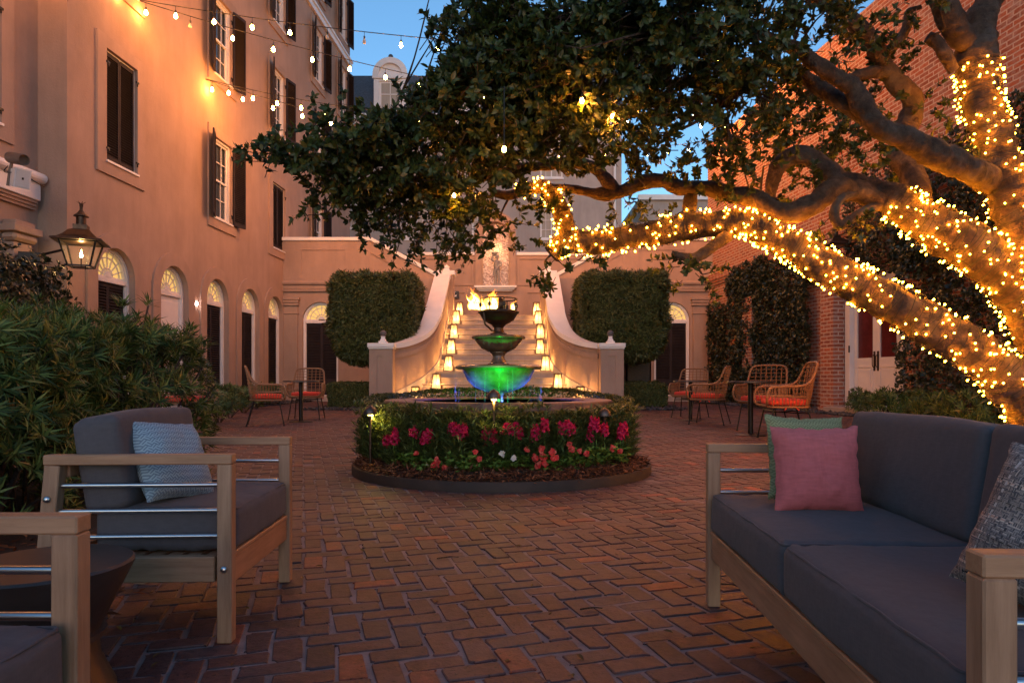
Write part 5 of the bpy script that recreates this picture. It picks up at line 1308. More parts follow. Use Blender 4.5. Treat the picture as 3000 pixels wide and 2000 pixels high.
# rattan bistro chairs and pedestal tables
def rattan_chair():
    t = thing('rattan_chair', 'x', 'chair', (0, 0, 0))
    half = [(0, -.31, .455), (.20, -.315, .455), (.30, -.32, .475), (.345, -.33, .55), (.345, -.315, .64), (.34, -.26, .695), (.335, -.12, .705), (.325, .08, .71), (.305, .20, .755), (.29, .265, .86), (.27, .305, .965), (.20, .325, 1.01), (0, .33, 1.02)]
    full = half + [(-x, y, z) for x, y, z in reversed(half[1:-1])]
    path = smoothpath(full, 4, True)
    m = MB(); m.tube(path, .0165, 8, True); 
    seat = smoothpath([(0, -.29, .44), (.24, -.285, .44), (.30, -.2, .44), (.30, .1, .44), (.22, .22, .44), (0, .25, .44), (-.22, .22, .44), (-.30, .1, .44), (-.30, -.2, .44), (-.24, -.285, .44)], 4, True)
    m.tube(seat, .014, 8, True)
    mid = smoothpath([(.335, -.29, .585), (.33, -.1, .575), (.31, .1, .575), (.24, .235, .575), (0, .275, .575), (-.24, .235, .575), (-.31, .1, .575), (-.33, -.1, .575), (-.335, -.29, .585)], 4)
    m.tube(mid, .009, 6)
    m.build('rim_frame', rattan_m, t, 60)
    m = MB()
    def back_x(z): return float(np.interp(z, [.46, .6, .71, .76, .86, .965, 1.0], [.22, .26, .30, .305, .288, .265, .20]))
    def back_y(z): return float(np.interp(z, [.44, .6, .76, 1.02], [.24, .272, .295, .33]))
    for z in np.arange(.49, .99, .058):
        X = back_x(z); yb = back_y(z)
        e = float(np.interp(z, [.44, .7, .76, 1.0], [.14, .10, .045, .012]))
        m.tube(smoothpath([(-X, yb-e, z), (-X*.6, yb-.006, z), (0, yb, z), (X*.6, yb-.006, z), (X, yb-e, z)], 3), .0055, 5)
    for x in (-.20, -.12, -.04, .04, .12, .20):
        zt = 1.01 if abs(x) < .15 else .995
        m.tube(smoothpath([(x, .24 - abs(x)*.12, .44), (x, .272 - abs(x)*.1, .6), (x, .297 - abs(x)*.05, .8), (x, .327, zt)], 3), .007, 5)
    for s in (-1, 1):
        for i in range(11):
            y = -.27 + i*.044; yt = y*1.08 - .0
            zt = .70 if i > 0 else .685
            m.tube([(s*.298, y*.92, .44), (s*.331, y, .575), (s*(.337 - .0006*i), yt, zt)], .0052, 5)
        for i in range(4):
            a = i/3; m.tube([(s*(.27 - .04*a), .16 + .05*a, .44), (s*.30, .17 + .045*a, .58), (s*(.318 - .03*a), .15 + .11*a, .735 + .12*a)], .0052, 5)
    m.build('woven_rods', rattan_m, t, 60)
    o = cushion_mb(.52, .48, .075, .03, .012, 5, 10, .002).build('seat_cushion', red_m, t, 60); o.location = (0, -.03, .50)
    m = MB()
    for s in (-1, 1): m.tube(smoothpath([(s*.0 + .29, -.02, .46), (.31, -.02 + s*.05, .44), (.315, -.02 + s*.09, .40)], 3), .006, 5)
    m.build('tie', red_m, t, 60)
    for sx in (-1, 1):
        for sy, ya, yb in ((-1, -.22, -.30), (1, .19, .30)):
            m = MB(); m.tube(smoothpath([(sx*.19, ya*.9, .432), (sx*.235, ya, .425), (sx*.25, ya*1.05, .39), (sx*.30, yb, .012)], 4), .0105, 8); m.lathe([(.018, .0), (.018, .012), (.012, .016)], 10, None, sx*.30, yb); m.build('leg', iron, t, 50)
    m = MB(); m.bar((-.25, -.225, .36), (.25, .2, .36), .012, .012); m.bar((-.25, .2, .372), (.25, -.225, .372), .012, .012); m.bar((-.255, -.235, .395), (.255, -.235, .395), .014, .014); m.bar((-.255, .205, .395), (.255, .205, .395), .014, .014)
    m.build('stretcher', iron, t); return t
rc = rattan_chair()
chairs = [(-4.28, 11.86, 109, 'rattan chair with red seat seen side-on, beside the left bistro table'), (-4.12, 13.72, 6, 'rattan chair with red seat facing forward behind the left bistro table'),
          (3.72, 14.25, -32, 'rattan chair with red seat behind the farther right bistro table'), (3.52, 12.15, -118, 'rattan chair with red seat seen from behind at the farther right table'),
          (3.90, 10.62, -37, 'rattan chair with red seat behind the nearer right bistro table'), (3.62, 9.0, -97, 'rattan chair with red seat side-on beside the brick buttress'),
          (-5.0, 10.4, 75, 'rattan chair almost wholly hidden behind the left hedge')]
for i, (x, y, r_, lab) in enumerate(chairs):
    o = rc if i == 0 else copy_tree(rc)
    o.location = (x, y, 0); o.rotation_euler = (0, 0, R(r_)); o['label'] = lab; o['group'] = 'rattan chairs round the bistro tables'
def bistro():
    t = thing('bistro_table', 'x', 'table')
    m = MB(); m.lathe([(0, .745), (.318, .745), (.325, .749), (.325, .766), (.32, .77), (0, .771)], 40); m.build('table_top', mat('table_top', (.05, .045, .047), .35, .2, 8, metal=.3), t, 35)
    m = MB(); m.lathe([(.037, .014), (.037, .74), (.09, .744)], 20); m.build('pedestal', iron, t, 35)
    m = MB(); m.lathe([(.215, 0), (.215, .008), (.20, .014), (.06, .022), (.04, .03)], 36); m.build('base_plate', iron, t, 35)
    return t
bt = bistro()
for i, (x, y, lab) in enumerate(((-3.94, 12.74, 'black pedestal bistro table on the left by the arched door'), (3.45, 13.2, 'farther black pedestal bistro table on the right'), (3.40, 9.73, 'nearer black pedestal bistro table on the right'))):
    o = bt if i == 0 else copy_tree(bt); o.location = (x, y, 0); o['label'] = lab; o['group'] = 'black bistro tables'

# ================================================================== THE LIVE TREE, ITS LIGHTS AND THE STRINGS OF BULBS
TR = thing('courtyard_tree', 'spreading broad-leaved tree with crooked limbs leaning in from the right', 'tree', (4.95, 6.1, 0))
def limb_pts(pts, sub=8):
    """(px, py, depth, half-thickness px) control points -> smooth centre line and radii"""
    P = [at(a, b, Y) for a, b, Y, _ in pts]; r_ = [q*Y/F for _, _, Y, q in pts]
    C_ = smoothpath(P, sub); n = len(pts); rr = []
    for i in range(len(C_)):
        u = min(n-1.0001, i/sub); k = int(u); f = u-k; f = f*f*(3-2*f); rr.append(r_[k]*(1-f) + r_[min(k+1, n-1)]*f)
    return C_, rr
LA = [(3140, 1372, 6.1, 120), (3075, 1240, 6.05, 92), (2965, 1120, 6.0, 66), (2850, 1030, 6.05, 57), (2680, 925, 6.15, 54), (2510, 835, 6.3, 49), (2370, 752, 6.4, 44), (2255, 690, 6.5, 39), (2170, 652, 6.6, 35), (2020, 665, 6.75, 38), (1880, 690, 6.85, 34), (1750, 705, 6.95, 33), (1650, 712, 7.0, 32), (1612, 745, 7.0, 24)]
LBm = [(3110, 1020, 6.25, 100), (3010, 860, 6.3, 80), (2900, 760, 6.35, 66), (2760, 680, 6.4, 60), (2640, 600, 6.45, 48), (2590, 575, 6.5, 40), (2520, 545, 6.55, 36), (2450, 525, 6.6, 33), (2395, 478, 6.65, 30), (2340, 452, 6.7, 27), (2290, 478, 6.75, 24), (2262, 530, 6.8, 20), (2255, 590, 6.85, 16)]
LB2 = [(2600, 585, 6.5, 36), (2510, 560, 6.45, 32), (2440, 560, 6.4, 32), (2390, 596, 6.4, 31), (2320, 626, 6.45, 32), (2250, 612, 6.5, 29), (2210, 583, 6.55, 27), (2135, 560, 6.65, 25), (2065, 552, 6.7, 23), (2000, 550, 6.75, 22), (1937, 532, 6.8, 22), (1870, 538, 6.8, 21), (1803, 565, 6.85, 20), (1714, 558, 6.9, 14), (1625, 553, 6.95, 9), (1540, 545, 7.0, 5)]
LB3 = [(1805, 562, 6.85, 19), (1768, 513, 6.8, 18), (1730, 487, 6.75, 17), (1670, 478, 6.7, 16), (1600, 484, 6.65, 14), (1535, 492, 6.6, 13), (1446, 506, 6.5, 12), (1348, 537, 6.4, 11), (1250, 530, 6.3, 9), (1170, 513, 6.2, 8), (1090, 470, 6.1, 6), (1010, 440, 6.0, 4)]
LV = [(2022, 660, 6.75, 22), (2024, 620, 6.75, 20), (2028, 580, 6.75, 20), (2035, 548, 6.75, 20)]
LA2 = [(1660, 705, 7.0, 28), (1648, 640, 7.0, 26), (1620, 585, 6.95, 24), (1590, 550, 6.9, 18), (1540, 555, 6.85, 16), (1490, 575, 6.8, 14), (1440, 570, 6.7, 9)]
LA3 = [(2130, 690, 6.6, 22), (2083, 728, 6.5, 17), (2030, 752, 6.45, 14), (2000, 752, 6.43, 12), (1982, 748, 6.43, 9), (1968, 742, 6.43, 4)]
LC = [(3090, 900, 6.2, 90), (3040, 760, 6.25, 82), (2990, 640, 6.3, 60), (2945, 520, 6.35, 53), (2905, 400, 6.4, 51), (2880, 310, 6.45, 51), (2865, 230, 6.5, 52), (2862, 150, 6.5, 54), (2860, 100, 6.5, 46)]
LC1 = [(2862, 130, 6.5, 45), (2815, 110, 6.45, 36), (2780, 50, 6.4, 32), (2755, -30, 6.4, 30), (2740, -130, 6.4, 26)]
LC2 = [(2865, 120, 6.5, 46), (2880, 40, 6.55, 40), (2920, -30, 6.6, 34), (2980, -120, 6.6, 28)]
LC3 = [(2800, 205, 6.45, 16), (2765, 150, 6.4, 18), (2738, 120, 6.4, 17), (2714, 111, 6.4, 15)]
LD = [(2900, 525, 6.35, 42), (2840, 500, 6.1, 38), (2760, 455, 5.95, 38), (2670, 420, 5.85, 36), (2580, 370, 5.8, 32), (2536, 320, 5.8, 28), (2500, 260, 5.8, 25), (2446, 225, 5.75, 23), (2380, 183, 5.7, 21), (2335, 147, 5.7, 19), (2268, 120, 5.6, 17), (2200, 92, 5.5, 14), (2080, 75, 5.4, 10), (1950, 70, 5.3, 6)]
LD2 = [(2560, 352, 5.85, 24), (2470, 296, 6.0, 23), (2402, 254, 6.1, 21), (2340, 218, 6.2, 19), (2277, 192, 6.25, 17), (2214, 208, 6.3, 15), (2130, 255, 6.3, 13), (2030, 300, 6.3, 11), (1900, 310, 6.3, 8), (1760, 330, 6.2, 5)]
LD3 = [(2395, 250, 6.1, 10), (2330, 195, 6.0, 10), (2260, 205, 5.9, 9), (2190, 255, 5.8, 8), (2100, 330, 5.7, 6)]
LE = [(2700, 610, 6.45, 36), (2690, 560, 6.6, 34), (2665, 500, 6.8, 32), (2636, 455, 6.9, 32), (2640, 400, 7.0, 32), (2668, 330, 7.05, 31), (2668, 285, 7.0, 30), (2625, 240, 6.95, 28), (2590, 190, 6.9, 26), (2567, 138, 6.8, 26), (2513, 80, 6.7, 24), (2460, 27, 6.6, 22), (2400, -5, 6.5, 20), (2300, -40, 6.4, 14), (2150, -60, 6.2, 8)]
LE2 = [(2600, 215, 6.9, 18), (2540, 215, 6.8, 16), (2480, 232, 6.7, 13), (2400, 250, 6.6, 9)]
LF = [(2590, 150, 6.85, 16), (2620, 135, 6.8, 14), (2650, 90, 6.75, 14), (2655, 40, 6.7, 9), (2700, 20, 6.6, 6)]
LG = [(2580, 590, 6.5, 15), (2500, 640, 6.3, 13), (2460, 660, 6.2, 11), (2440, 620, 6.2, 13), (2460, 580, 6.2, 12), (2510, 570, 6.25, 9)]
LT = [(3150, 1385, 6.15, 135), (3165, 1250, 6.15, 112), (3150, 1120, 6.18, 106), (3118, 1010, 6.2, 102), (3090, 890, 6.22, 90)]
limbs = [LA, LBm, LB2, LB3, LV, LA2, LA3, LC, LC1, LC2, LC3, LD, LD2, LD3, LE, LE2, LF, LG, LT]
paths = {}
allp = []
tm = MB()
for i, L in enumerate(limbs):
    c, r_ = limb_pts(L, 14); paths[i] = (c, r_)
    c2 = [p + Vector((noise.noise(p*3.1), noise.noise(p*3.1 + Vector((7,7,7))), noise.noise(p*3.1 + Vector((3,1,9)))))*.03 for p in c]; paths[i] = (c2, r_)
    rr = [q*(1 + .16*noise.noise(p*4.3) + .10*noise.noise(p*11)) for p, q in zip(c2, r_)]
    o_ = len(tm.v); NS = 22; tm.tube(c2, rr, NS)
    for j in range(len(c2)):
        for k in range(NS):
            v = Vector(tm.v[o_ + j*NS + k]); q = v - c2[j]
            tm.v[o_ + j*NS + k] = tuple(c2[j] + q*(1 + .14*noise.noise(v*8) + .10*noise.noise(v*19) + .07*noise.noise(v*41)))
    allp += [tuple(p) for p in c2[::3]]
    # bark burls
    if max(r_) > .09:
        for _ in range(3):
            j = random.randrange(len(c2)//3, len(c2)-2); a = random.uniform(0, 6.28); tm.ball(c2[j] + Vector((0, math.cos(a), math.sin(a)))*r_[j]*.7, r_[j]*.5, 8, 6)
trunk = tm.build('trunk', bark_m, TR, 80, world=True)
allp = np.array(allp)
# canopy: (px, py, depth, rx px, ry px, rel. density)
blobs = [(860, 450, 5.2, 120, 55, 1.0), (990, 500, 5.6, 130, 95, 1), (1000, 400, 5.4, 130, 90, 1), (1180, 360, 5.6, 110, 70, 1.1), (1290, 340, 5.4, 150, 100, 1.2), (1380, 210, 5.2, 140, 80, 1.2), (1290, 105, 5.0, 70, 32, .7), (1450, 110, 5.3, 170, 110, 1.3), (1480, 270, 5.2, 190, 150, 1.6),
         (1120, 480, 5.8, 170, 110, 1.2), (1290, 500, 5.8, 180, 120, 1.3), (1460, 430, 5.6, 180, 120, 1.05), (1640, 180, 5.2, 190, 160, 1.6), (1640, 370, 5.5, 180, 120, 1.05), (1800, 130, 5.2, 180, 150, 1.5), (1800, 320, 5.4, 180, 120, .95), (1970, 150, 5.2, 180, 150, 1.3), (1980, 320, 5.5, 170, 120, .7), (2130, 130, 5.4, 170, 130, 1.0), (2160, 300, 5.7, 140, 120, .75), (1960, 460, 6.1, 160, 60, .45), (1770, 460, 6.2, 150, 60, .5),
         (1180, 610, 6.3, 160, 70, .85), (1330, 640, 6.4, 150, 80, .85), (1060, 590, 6.0, 120, 60, .8), (1480, 610, 6.5, 130, 70, .45), (1230, 740, 6.6, 90, 45, .45), (1130, 715, 6.4, 90, 40, .4), (1360, 730, 6.5, 100, 55, .45), (1620, 800, 6.6, 65, 70, .5), (1700, 790, 6.6, 80, 35, .3), (1900, 610, 6.7, 110, 50, .35), (2060, 800, 6.4, 70, 40, .35), (1975, 770, 6.4, 55, 30, .5), (2030, 830, 6.4, 45, 30, .4), (2190, 420, 6.0, 130, 90, .5), (2130, 540, 6.3, 90, 60, .4),
         (2300, 330, 6.4, 140, 100, .8), (2420, 420, 6.9, 160, 100, .7), (2380, 120, 5.8, 140, 100, .7), (2540, 470, 7.0, 150, 70, .5), (2330, 560, 6.7, 110, 50, .4), (2480, 660, 6.3, 120, 45, .4), (2700, 340, 7.0, 130, 80, .35), (2800, 440, 6.5, 80, 45, .2), (2640, 60, 6.4, 120, 70, .35), (2280, 10, 5.5, 180, 70, .9), (2560, 170, 7.0, 130, 80, .45), (2500, 10, 6.2, 140, 60, .5), (2480, 300, 7.1, 120, 80, .5), (1560, 20, 5.0, 160, 60, 1), (1900, 10, 5.0, 200, 60, 1), (2090, 20, 5.2, 150, 50, .8),
         (1560, 700, 6.8, 60, 40, .2), (1790, 640, 6.7, 90, 25, .2), (2240, 200, 5.4, 90, 90, .45), (930, 600, 5.7, 60, 35, .35), (1620, 580, 6.7, 110, 50, .4), (1950, 560, 6.6, 60, 30, .2), (1500, -130, 5.3, 240, 80, .8), (1900, -150, 5.4, 260, 90, .8), (2300, -140, 5.6, 240, 90, .7), (2680, -150, 6.2, 200, 90, .6), (2980, -170, 6.6, 170, 80, .6)]
Sp = []; Sd = []; tw = MB()
for bi, (px, py, Y, rx, ry, den) in enumerate(blobs):
    area = math.pi*rx*ry; n = int(area*den/500)
    for _ in range(n):
        while True:
            u = Vector((random.uniform(-1, 1), random.uniform(-1, 1), random.uniform(-1, 1)))
            if u.length < 1: break
        lump = noise.noise(Vector((u.x*3.1 + bi*3, u.y*3.1, u.z*2.4)))
        if lump < -.07: continue
        Y2 = Y + u.z*max(.35, rx*Y/F*1.0); p = at(px + u.x*rx*Y/Y2*1.0, py + u.y*ry, Y2); p = Vector((at(px, py, Y).x + u.x*rx*Y/F, Y2, at(px, py, Y).z - u.y*ry*Y/F))
        d2 = np.sum((allp - np.array(p))**2, 1); q = Vector(allp[int(np.argmin(d2))])
        out = (p - q); out = out.normalized() if out.length > .05 else Vector((random.uniform(-1, 1), random.uniform(-1, 1), .3)).normalized()
        dr = (out + Vector((random.gauss(0, .5), random.gauss(0, .5), random.gauss(.10, .4)))).normalized()
        ln = random.uniform(.14, .34); L0 = p - dr*ln*.5; bend = Vector((0, 0, random.uniform(-.05, .04)))
        ptw = [L0, L0 + dr*ln*.5 + bend*.3, L0 + dr*ln + bend]
        tw.tube(ptw, [.0045, .0035, .002], 4)
        for f in (.3, .55, .8, 1.0): Sp.append(ptw[0].lerp(ptw[2], f) + bend*.1); Sd.append(dr if f == 1 else (dr + Vector((random.gauss(0, .5), random.gauss(0, .5), random.gauss(.1, .4)))).normalized())
        if random.random() < .16:      # a branchlet back to the nearest limb
            mid_ = q.lerp(L0, .5) + Vector((random.gauss(0, .06), random.gauss(0, .06), random.gauss(0, .07)))
            tw.tube(smoothpath([q, mid_, L0], 5), [.013]*3 + [.010]*3 + [.007]*3 + [.005]*2, 5)
P = np.array(Sp); N_ = np.array(Sd)
npmesh('foliage', *[x - np.array([[4.95, 6.1, 0]]) if i == 0 else x for i, x in enumerate(rosettes(P, N_, 7, 1.3, .062, .031, 'leaf', .15, .4, .05))], leaf_tree, TR)
tw.build('twigs', bark_m, TR, None, world=True)

fairy = glow('fairy_bulb', (1, .30, .012), 36, (1, .8, .5))
wire_m = mat('dark_wire', (.012, .011, .010), .6, .2)
bulb_me = None
def small_bulb():
    m = MB(); m.lathe([(.0, -.0115), (.006, -.0075), (.008, 0), (.006, .0075), (.0, .0115)], 7)
    me = bpy.data.meshes.new('bulb'); me.from_pydata(m.v, [], m.f); me.materials.append(fairy); me.shade_smooth(); return me
bulb_me = small_bulb()
def fairy_string(label, li, f0, f1, count, turns):
    c, r_ = paths[li]; n = len(c); a, b = int(f0*(n-1)), int(f1*(n-1)); c = c[a:b+1]; r_ = r_[a:b+1]; n = len(c)
    t = thing('fairy_lights', label, 'fairy lights', c[0], 0, 'fairy lights wound round the tree limbs')
    def on(u, ang, off):
        i = min(n-1.001, u*(n-1)); k = int(i); f = i-k; p = c[k].lerp(c[k+1], f); q = r_[k]*(1-f) + r_[k+1]*f
        tg = (c[min(k+2, n-1)] - c[max(k-1, 0)]).normalized(); e1 = tg.cross(Vector((0, 1, 0))).normalized(); e2 = tg.cross(e1)
        d = e1*math.cos(ang) + e2*math.sin(ang); return p + d*(q*1.10 + off), d
    m = MB()
    for sgn, ph in ((1, 0), (-1, 1.3), (1, 3.1)):
        m.tube([on(i/(turns*14), sgn*2*math.pi*i/14 + ph + .25*math.sin(i*.7), .005)[0] for i in range(turns*14+1)], .0035, 4)
    m.build('wire', wire_m, t, world=True)
    B = []
    for i in range(count):
        u = (i + random.random())/count; ang = random.uniform(0, 2*math.pi); p, d = on(u, ang, random.uniform(.010, .03)); B.append((p, d))
    # the hundred that show largest: those on the side towards the viewer
    B.sort(key=lambda q: q[1].y + .05*q[0].y + random.uniform(-.2, .2)*0)
    for p, d in B[:100]:
        o = bpy.data.objects.new('bulb', bulb_me); C.objects.link(o); o.parent = t; o.location = p - c[0]; o.rotation_euler = d.to_track_quat('Z', 'Y').to_euler()
    if len(B) > 100:
        base = [v.co.copy() for v in bulb_me.vertices]; fs = [tuple(q.vertices) for q in bulb_me.polygons]; mb = MB()
        for p, d in B[100:]:
            M_ = d.to_track_quat('Z', 'Y').to_matrix(); mb.add([M_ @ v + p for v in base], fs)
        o = mb.build('more_bulbs', fairy, t, 60, world=True); o['kind'] = 'stuff'
fairy_string('fairy lights round the thick near end of the low arching limb', 0, .06, .36, 230, 14)
fairy_string('fairy lights round the middle of the low arching limb', 0, .36, .62, 220, 14)
fairy_string('fairy lights round the thin far end of the low arching limb', 0, .62, .99, 190, 18)
fairy_string('fairy lights on the fork above the end of the low limb', 5, .0, .75, 55, 7)
fairy_string('fairy lights round the middle limb below the brick wall top', 1, .02, .36, 300, 14)
fairy_string('fairy lights round the upright limb at the right edge', 7, .05, .82, 270, 16)

cable_m = mat('black_cable', (.012, .012, .013), .5, .2)
sock_m = mat('black_socket', (.014, .013, .013), .4, .2)
warm = glow('warm_bulb_glass', (1, .34, .06), 85, (1, .8, .5))
unlit = mat('clear_bulb_glass', (.5, .42, .36), .1, .1, 3)
def bulb_parts(sc_=1.0):
    a = MB(); a.tube([(0, 0, 0), (0, 0, -.10)], .006, 6); a.lathe([(.012, -.10), (.022, -.105), (.022, -.165), (.019, -.17)], 12)
    b = MB(); b.lathe([(.014, -.168), (.031, -.198), (.040, -.235), (.035, -.265), (.015, -.286), (0, -.291)], 12)
    return a, b
def strand(label, p0, p1, sag, spacing, first, count, dead=(), end_drop=0):
    p0, p1 = Vector(p0), Vector(p1); L = (p1-p0).length
    t = thing('string_lights', label, 'string lights', p0, 0, 'strings of bulbs over the courtyard')
    f = lambda u: p0.lerp(p1, u) - Vector((0, 0, 4*sag*u*(1-u)))
    m = MB(); m.tube([f(i/60) for i in range(61)], .010, 5); m.build('cable', cable_m, t, world=True)
    for i in range(count):
        u = (first + i*spacing)/L
        if u > .99: break
        a, b = ('ks', 'kb')
        s = inst(a, 'socket', lambda: bulb_parts()[0], sock_m, t, f(u) - p0, 0, 40)
        lit = i not in dead
        inst('kbl' if lit else 'kbd', 'bulb', lambda: bulb_parts()[1], warm if lit else unlit, s, (0, 0, 0), 0, 60)
strand('upper string of bulbs from the first window row into the tree', at(393, -2, 15.7), (7.82, 17.1, 9.0), .42, .86, .92, 18, (4, 5))
strand('second string of bulbs dropping from the same hook', at(393, -2, 15.7), (7.3, 22.5, 9.3), .55, .93, .24, 19, (1,))
strand('third string of bulbs from the lower hook by the shutters', at(603, 232, 18.95), (7.5, 20, 9.2), .95, .66, .62, 25)
strand('added unseen string of bulbs along the building, lighting its near end', at(393, -2, 15.7) + Vector((.05, -.2, 0)), (-9.0, 7.5, 9.6), .25, .95, .5, 8)  # unseen string above the frame, added for orange light on the near wall
strand('lowest string of bulbs from the lower hook by the shutters', at(603, 233, 18.95), (7.2, 24, 9.2), .95, .80, .16, 21)
for px, py, Y, lab in ((1477, 402, 4.7, 'single glowing bulb hanging low among the leaves above the fountain'), (1705, 262, 5.0, 'small bulb glimmering through leaves in the middle of the tree'), (1795, 310, 5.3, 'faint bulb deep in the leaves above the low limb'), (1330, 545, 6.0, 'bulb hidden in the leaves at the left of the tree')):
    t = thing('pendant_bulb', lab, 'bulb', at(px, py, Y), 0, 'single bulbs hung in the tree')
    m = MB(); m.tube([(0, 0, .0), (0, 0, .35)], .004, 5); m.build('cord', cable_m, t); o = inst('ks', 'socket', None, sock_m, t); o.scale = (.4,)*3; o = inst('kbl', 'bulb', None, warm, t); o.scale = (.36,)*3
    l = bpy.data.lights.new('bulb_light', 'POINT'); l.energy = 1.6; l.color = (1, .34, .05); l.shadow_soft_size = .02
    o = bpy.data.objects.new('bulb_light', l); C.objects.link(o); o.parent = t; o.location = (0, 0, -.13)

# ------------------------------------------------------------------ lamps and fixtures on the walls
def gas_lantern(label, loc, rotz, lit, s=1.0, brackets=None):
    t = thing('gas_lantern', label, 'lantern', loc, rotz)
    tb, bb, h = .31*s, .19*s, .47*s
    m = MB(); q = lambda a: [(-a, -a), (a, -a), (a, a), (-a, a)]
    for (x, y), (x2, y2) in zip(q(bb), q(tb)): m.bar((x, y, 0), (x2, y2, h), .032*s, .032*s, (0, 1, 0))
    for a, z in ((bb, 0), (tb, h)):
        for i in range(4):
            p_, r_ = q(a)[i], q(a)[(i+1) % 4]; m.bar((p_[0], p_[1], z), (r_[0], r_[1], z), .03*s, .03*s)
    m.box(-bb*.6, bb*.6, -bb*.6, bb*.6, -.03*s, -.012*s); m.cyl((bb*.5, -bb*.5, -.07*s), (bb*.5, -bb*.5, 0), .008*s)
    m.build('cage', iron, t)
    m = MB(); T = Matrix.Rotation(R(45), 4, 'Z')
    m.lathe([(.62*s, h+.0*s), (.60*s, h+.03*s), (.47*s, h+.06*s), (.36*s, h+.13*s), (.26*s, h+.22*s), (.17*s, h+.25*s), (.17*s, h+.34*s), (.0, h+.34*s)], 4, T)
    m.lathe([(.09*s, h+.34*s), (.09*s, h+.50*s), (.135*s, h+.51*s), (.13*s, h+.53*s), (.07*s, h+.58*s), (.045*s, h+.62*s), (.03*s, h+.64*s), (.028*s, h+.70*s), (.035*s, h+.72*s)], 14)
    for i in range(6):
        a = i*math.pi/3; m.tube([(.02*s*math.cos(a), .02*s*math.sin(a), h+.70*s), (.03*s*math.cos(a), .03*s*math.sin(a), h+.77*s), (.08*s*math.cos(a), .08*s*math.sin(a), h+.80*s)], [.012*s, .009*s, .003*s], 5)
    m.build('hood', bronze, t, 30)
    m = MB(); a, b = q(bb*.96), q(tb*.96)
    m.add([(x, y, .01) for x, y in a] + [(x, y, h-.01) for x, y in b], [(i, (i+1) % 4, (i+1) % 4 + 4, i+4) for i in range(4)])
    gm, nt, N, P_ = nodes('lantern_glass_%d' % lit); P_.inputs['Base Color'].default_value = (.9, .8, .7, 1); P_.inputs['Roughness'].default_value = .12; P_.inputs['Alpha'].default_value = .045; m.build('glass', gm, t)
    m = MB(); m.cyl((0, 0, -.01), (0, 0, .17*s), .013*s, .011*s); m.build('burner', bronze, t)
    if lit:
        m = MB(); m.tube([(0, 0, .17*s + .16*s*i/8) for i in range(9)], [s*x for x in (.008, .022, .028, .027, .022, .016, .010, .005, .001)], 10); m.build('flame', glow('gas_flame', (1, .62, .2), 30), t, 60)
        l = bpy.data.lights.new('flame_light', 'POINT'); l.energy = 1.5; l.color = (1, .55, .18); l.shadow_soft_size = .03
        o = bpy.data.objects.new('flame_light', l); C.objects.link(o); o.parent = t; o.location = (.0, 0, .40*s)
    if brackets:
        m = MB(); brackets(m); m.build('bracket', iron, t)
    return t
gl = at(238, 781, 12.75)
def brk(m):
    for z in (.17, -.36): m.box(-1.06, -.70, .22, .55, z-.08, z+.09, None, .006)
    m.tube(smoothpath([(-.80, .25, -.30), (-.62, .1, -.34), (-.45, .0, -.22), (-.28, -.02, .0), (-.2, 0, .02)], 5), .022, 8)
    m.bar((-.75, .25, .2), (-.28, .0, .3), .035, .035)
g_ = gas_lantern('large bronze gas lantern with a live flame on the stucco building corner', gl, R(20), 1, .95, brk)
p = rw_w(rw(15.9), .45, 3.55)
def brk2(m): m.bar((-.0, .0, -.2), (0, .55, -.2), .04, .04); m.box(-.08, .08, .5, .56, -.35, 0); m.tube([(0, .0, -.2), (0, 0, -.02)], .02, 8)
gas_lantern('unlit dark lantern on the brick wall by the white loudspeaker', p, RWA, 0, .72, brk2)
def speaker(label, loc, rotz, s, tilt):
    t = thing('loudspeaker', label, 'loudspeaker', loc, rotz)
    m = MB(); m.convex([(-.13*s, -.16*s, -.17*s), (.13*s, -.16*s, -.17*s), (.13*s, -.16*s, .17*s), (-.13*s, -.16*s, .17*s), (-.08*s, .12*s, -.14*s), (.08*s, .12*s, -.14*s), (.08*s, .12*s, .14*s), (-.08*s, .12*s, .14*s)], [(0,1,2,3), (4,5,6,7), (0,1,5,4), (2,3,7,6), (0,3,7,4), (1,2,6,5)], Matrix.Rotation(R(tilt), 4, 'X'))
    m.build('cabinet', white, t)
    m = MB(); m.box(-.11*s, .11*s, -.168*s, -.161*s, -.15*s, .15*s, Matrix.Rotation(R(tilt), 4, 'X'), .006); m.build('grille', mat('pale_grille', (.62, .58, .56), .7, .06, 90), t)
    m = MB(); m.box(-.015*s, .015*s, -.172*s, -.1685*s, -.02*s, .02*s, Matrix.Rotation(R(tilt), 4, 'X')); m.build('badge', bronze, t)
    m = MB(); m.bar((0, .1*s, 0), (0, .34*s, .0), .05*s, .05*s); m.build('mount', iron, t); return t
speaker('white loudspeaker fixed to the cornice under the security camera', at(53, 522, 12.1), R(60), 1.0, 12)
p = rw_w(rw(17.0), .38, 3.9); speaker('white loudspeaker high on the brick wall beside the dark lantern', p, RWA, 1.15, 12)
t = thing('security_camera', 'taupe tubular security camera above the left cornice', 'camera', at(50, 465, 12.0), R(62))
cam_m = mat('taupe_metal', (.16, .11, .085), .5, .15, 9); T = Matrix.Rotation(R(104), 4, 'X')
m = MB(); m.lathe([(.0, -.24), (.085, -.24), (.10, -.22), (.10, .22), (.095, .235), (.085, .235), (.085, .18), (0, .18)], 22, T); m.build('housing', cam_m, t, 40)
m = MB(); m.lathe([(0, .176), (.08, .176)], 18, T); m.build('lens', glass_dark, t)
m = MB(); m.tube([(0, .16, -.02), (-.02, .20, -.22), (-.03, .24, -.45)], .025, 8); m.build('bracket', cam_m, t)
m = MB(); m.tube(smoothpath([(-.03, .24, -.1), (-.12, .16, -.24), (.1, .08, -.22), (.32, .05, -.32), (.5, .1, -.36)], 6), .008, 5); m.build('cable', iron, t)
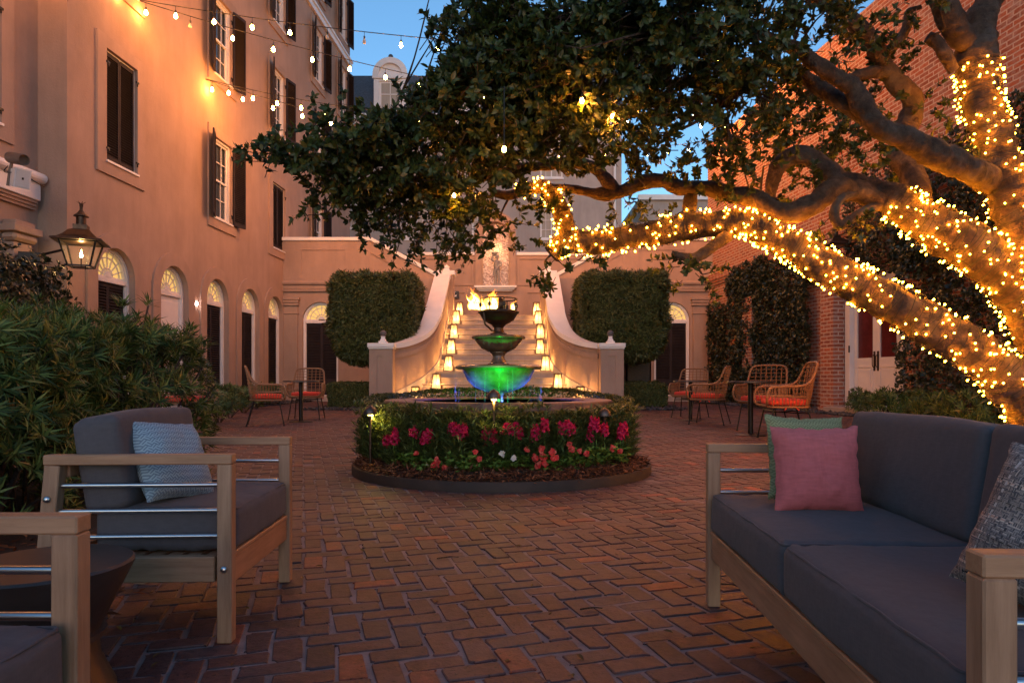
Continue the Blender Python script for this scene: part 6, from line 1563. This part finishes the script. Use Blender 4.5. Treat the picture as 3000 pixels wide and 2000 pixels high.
t = thing('wall_floodlight', 'tiny bright floodlight on the stucco wall between the second and third arches', 'floodlight', at(578, 888, 18.55))
m = MB(); m.lathe([(.05, .0), (.075, -.10), (.07, -.11), (.0, -.09)], 14, Matrix.Rotation(R(-70), 4, 'X') @ Matrix.Rotation(R(20), 4, 'Y')); m.box(-.24, -.05, -.05, .05, -.04, .04, None, .01); m.build('housing', iron, t, 40)
m = MB(); m.ball((.03, -.12, -.03), .05, 12, 8); m.build('lamp', glow('cool_lamp', (1, .78, .72), 12), t, 60)
t = thing('utility_cabinet', 'dark box cabinet between the topiary and the arched door on the right', 'cabinet', ((1865-1500)/F*20.6, 20.6, 0))
m = MB(); m.box(-.38, .38, -.35, .35, 0, 1.42, None, .05); m.build('body', iron, t)
m = MB(); m.box(-.30, .30, -.362, -.351, .15, 1.30, None, .01); m.build('door', iron, t)
t = thing('outlet_box', 'small pale weatherproof outlet box on the ground by the left door', 'outlet box', ((972-1500)/F*20.2, 20.2, 0))
m = MB(); m.box(-.09, .09, -.06, .06, .05, .30, None, .01); m.build('box', stucco_far, t); m = MB(); m.cyl((0, 0, -.02), (0, 0, .06), .02); m.build('stake', iron, t)
m = MB(); m.box(-.075, .075, -.07, -.0605, .07, .28, None, .004); m.build('cover', white, t)
# a few fallen leaves and twigs lying on the paving
n = 240; Y_ = 1.6 + 12*rng.random(n)**1.3; X_ = (rng.random(n)-.5)*1.3*Y_
ok = ((X_-BX)**2 + (Y_-BY)**2) > (BR+.03)**2; P = np.stack([X_, Y_, .004 + .004*rng.random(n)], 1)[ok]; D = unit(len(P)); D[:, 2] *= .12
litter = leafmat('fallen_leaf', [(0, (.05, .03, .015)), (.6, (.14, .085, .03)), (1, (.26, .17, .05))], .7, .1, .2)
tag(npmesh('fallen_leaves', *leaf_arrays(P, D, np.array([[0, 0, 1.]]) + .25*unit(len(P)), .02 + .022*rng.random(len(P)), .009 + .009*rng.random(len(P)), .1, .2), litter), 'scattered dry leaves lying on the brick paving', 'leaf litter', kind='stuff')
for i, (px, py, a, L) in enumerate(((1570, 1610, -35, .16), (1280, 1640, 20, .10), (2110, 1715, -30, .12), (1700, 1790, 12, .08))):
    Y = 1600/(py-1110); t = MB(); x = (px-1500)/F*Y; d = Vector((math.cos(R(a)), math.sin(R(a)), 0))
    t.tube(smoothpath([(0, 0, .008), d*L*.5 + Vector((.006, .004, .010)), d*L + Vector((0, 0, .006))], 3), [.003]*4 + [.002]*3, 5)
    o = t.build('fallen_twig', bark_m); o.location = (x, Y, 0); tag(o, 'thin dry twig lying on the paving %s' % ['in front of the flower bed', 'toward the armchair side', 'under the sofa front', 'midway between sofa and armchair'][i], 'twig')
